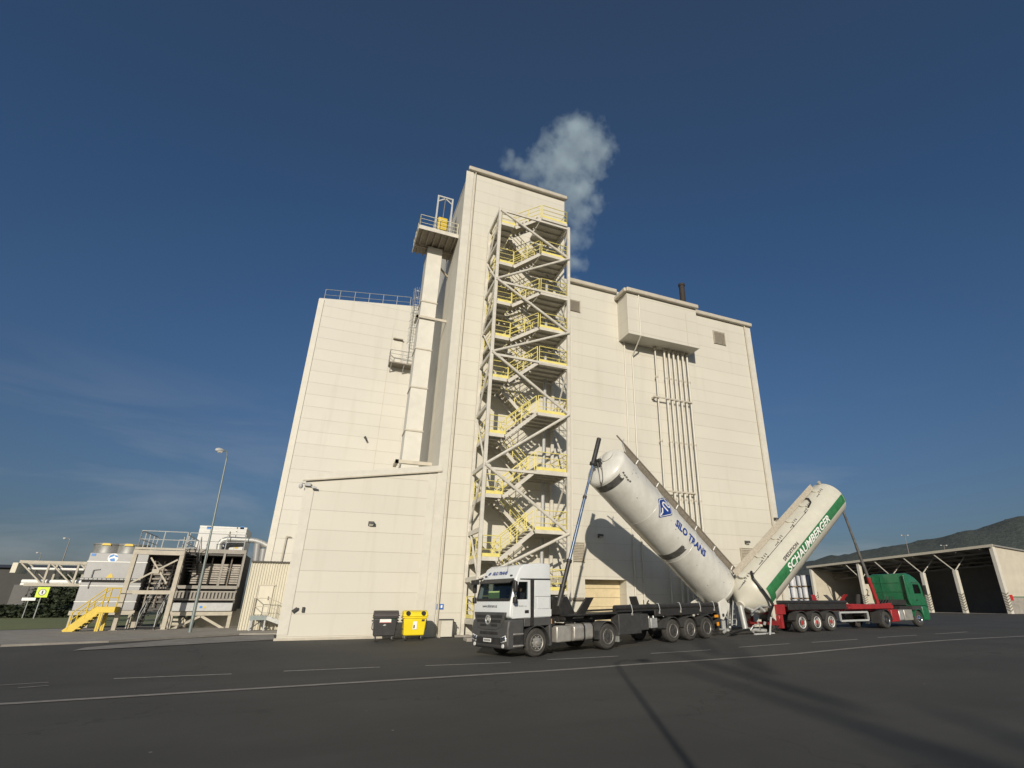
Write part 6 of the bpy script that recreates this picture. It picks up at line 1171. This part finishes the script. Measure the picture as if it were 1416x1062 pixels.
# ------------------------------------------------------------------ wooded hill
hm, nt, p = newmat('wooded_hill'); g = N(nt, 'ShaderNodeNewGeometry'); n1 = N(nt, 'ShaderNodeTexNoise'); n1.inputs['Scale'].default_value = .045; n1.inputs['Detail'].default_value = 10; n1.inputs['Roughness'].default_value = .75; L(nt, g.outputs['Position'], n1.inputs['Vector'])
x_ = N(nt, 'ShaderNodeMix', data_type='RGBA'); x_.inputs['A'].default_value = (.034, .047, .043, 1); x_.inputs['B'].default_value = (.066, .08, .07, 1); rr = N(nt, 'ShaderNodeMapRange'); rr.inputs['From Min'].default_value = .35; rr.inputs['From Max'].default_value = .65; L(nt, n1.outputs['Fac'], rr.inputs['Value']); L(nt, rr.outputs[0], x_.inputs['Factor']); L(nt, x_.outputs['Result'], p.inputs['Base Color']); p.inputs['Roughness'].default_value = .95; nb_ = N(nt, 'ShaderNodeTexNoise'); nb_.inputs['Scale'].default_value = .12; nb_.inputs['Detail'].default_value = 5; L(nt, g.outputs['Position'], nb_.inputs['Vector']); bq = N(nt, 'ShaderNodeBump'); bq.inputs['Strength'].default_value = .45; bq.inputs['Distance'].default_value = 12; L(nt, nb_.outputs['Fac'], bq.inputs['Height']); L(nt, bq.outputs[0], p.inputs['Normal'])
rid = [(1060, 790), (1110, 779), (1150, 771), (1200, 762), (1240, 755), (1290, 746), (1340, 735), (1416, 715), (1520, 690), (1700, 660), (2000, 655)]
mb = MB(); rows = []; rn = random.Random(9); D0 = 1500
def ridge(px):
    for (a, ya), (b, yb) in zip(rid[:-1], rid[1:]):
        if a <= px <= b: return ya+(yb-ya)*sm((px-a)/(b-a))*.5+(yb-ya)*(px-a)/(b-a)*.5
    return rid[-1][1]
pxs = [1060+6*k for k in range(157)]; m = 22
for px in pxs:
    t = onD(px, ridge(px), D0); hgt = t.z; dirv = V((t.x, t.y, 0)).normalized(); Rr = hypot(t.x, t.y); col = []
    for j in range(m+1):
        u = j/m; prf = sm(u*1.6) if u < .63 else 1-sm((u-.63)/.37)*.9; rad = Rr*(.55+.72*u); hz_ = max(-5, hgt*prf*(rad/Rr if u > .63 else 1)+(6*sin(px*.03+u*9)+4*sin(px*.071+u*17))*prf*min(1, hgt/150)*(0 if .5 < u < .7 else 1)+rn.gauss(0, .9)*prf)
        col.append(V((dirv.x*rad, dirv.y*rad, hz_)))
    rows.append(col)
mb.add([p_ for c_ in rows for p_ in c_], [(i*(m+1)+j, i*(m+1)+j+1, (i+1)*(m+1)+j+1, (i+1)*(m+1)+j) for i in range(len(rows)-1) for j in range(m)])
tag(mb.build('hill', hm, smooth=True), kind='structure')
# ------------------------------------------------------------------ steam plume
def plume():
    balls = [(796, 392, .9), (795, 362, 1.2), (797, 330, 1.5), (800, 300, 1.8), (788, 272, 2.2), (806, 262, 1.9), (765, 246, 2.2), (738, 238, 1.5), (716, 232, 1.2), (782, 232, 2.8), (770, 210, 2.4), (798, 205, 2.7), (816, 224, 2.4), (790, 186, 2.2), (812, 188, 2.3), (830, 206, 2.0), (800, 174, 1.7), (704, 224, 1.0), (750, 222, 1.7), (822, 282, 1.2)]
    Yp = 45.0; rn = random.Random(4); pts = []
    for px, py, r in balls: p = onY(px, py, Yp+rn.uniform(-1, 1)); pts.append((p, r*1.3))
    lo = V([min((p-V((r, r, r)))[i] for p, r in pts) for i in range(3)]); hi = V([max((p+V((r, r, r)))[i] for p, r in pts) for i in range(3)])
    lo.z = max(lo.z, MT+.3)
    m = bpy.data.materials.new('steam'); m.use_nodes = True; nt = m.node_tree; nt.nodes.clear(); out = N(nt, 'ShaderNodeOutputMaterial'); pv = N(nt, 'ShaderNodeVolumePrincipled'); pv.inputs['Color'].default_value = (.7, .87, .98, 1); pv.inputs['Anisotropy'].default_value = -.25
    L(nt, pv.outputs[0], out.inputs['Volume']); g = N(nt, 'ShaderNodeNewGeometry')
    nd = N(nt, 'ShaderNodeTexNoise'); nd.inputs['Scale'].default_value = .42; nd.inputs['Detail'].default_value = 3; L(nt, g.outputs['Position'], nd.inputs['Vector'])
    ofs = N(nt, 'ShaderNodeVectorMath', operation='MULTIPLY_ADD'); ofs.inputs[1].default_value = (2.6, 2.6, 2.6); L(nt, nd.outputs['Color'], ofs.inputs[0])
    sb = N(nt, 'ShaderNodeVectorMath', operation='SUBTRACT'); L(nt, g.outputs['Position'], sb.inputs[0]); sb.inputs[1].default_value = (1.3, 1.3, 1.3); L(nt, sb.outputs[0], ofs.inputs[2])
    prev = None
    for p, r in pts:
        d = N(nt, 'ShaderNodeVectorMath', operation='DISTANCE'); L(nt, ofs.outputs[0], d.inputs[0]); d.inputs[1].default_value = p
        a = N(nt, 'ShaderNodeMath', operation='MULTIPLY_ADD'); a.inputs[1].default_value = -1/r; a.inputs[2].default_value = 1; L(nt, d.outputs['Value'], a.inputs[0])
        if prev is None: prev = a.outputs[0]
        else:
            x = N(nt, 'ShaderNodeMath', operation='MAXIMUM'); L(nt, prev, x.inputs[0]); L(nt, a.outputs[0], x.inputs[1]); prev = x.outputs[0]
    n2 = N(nt, 'ShaderNodeTexNoise'); n2.inputs['Scale'].default_value = .58; n2.inputs['Detail'].default_value = 8; n2.inputs['Roughness'].default_value = .62; L(nt, g.outputs['Position'], n2.inputs['Vector'])
    s = N(nt, 'ShaderNodeMath', operation='MULTIPLY_ADD'); s.inputs[1].default_value = 2.7; s.inputs[2].default_value = -1.42; L(nt, n2.outputs['Fac'], s.inputs[0])
    ad = N(nt, 'ShaderNodeMath', operation='ADD'); L(nt, prev, ad.inputs[0]); L(nt, s.outputs[0], ad.inputs[1])
    mr = N(nt, 'ShaderNodeMapRange'); mr.inputs['From Min'].default_value = .06; mr.inputs['From Max'].default_value = .95; mr.inputs['To Max'].default_value = .34; L(nt, ad.outputs[0], mr.inputs['Value'])
    gt = N(nt, 'ShaderNodeMath', operation='GREATER_THAN'); gt.inputs[1].default_value = 0.0; L(nt, prev, gt.inputs[0]); fm = N(nt, 'ShaderNodeMath', operation='MULTIPLY'); L(nt, mr.outputs[0], fm.inputs[0]); L(nt, gt.outputs[0], fm.inputs[1])
    L(nt, fm.outputs[0], pv.inputs['Density'])
    o = MB().box(lo.x, hi.x, lo.y, hi.y, lo.z, hi.z).build('steam_plume', m); m.cycles.volume_step_rate = .25 if hasattr(m.cycles, 'volume_step_rate') else 1
    tag(o, 'thin white steam plume rising and drifting behind the factory tower', 'steam', kind='stuff')
plume()
# ------------------------------------------------------------------ shade casters standing behind the photographer

tip = onG(848, 913); hL = 9.0; k_ = hL/.36
lamp('street_lamp', (tip.x-.45*k_, tip.y-1.0*k_), hL, (.9, -.4, 0), 'plain grey street lamp behind the viewpoint casting the long straight shadow across the asphalt')
for n_, (X, Y, zc, h, cr, lab) in enumerate(((4.2, -4.0, 23, 25.5, 3.2, 'broad tree behind the viewpoint whose shadow reaches the lower middle of the asphalt'),)):
    bx_, by_ = X-.45*zc/.36, Y-zc/.36
    tree('roadside_tree', (bx_, by_, 0), h, cr, lab, M['leaf'], 230, 60+n_, .8, size=.36, sq=1.0)
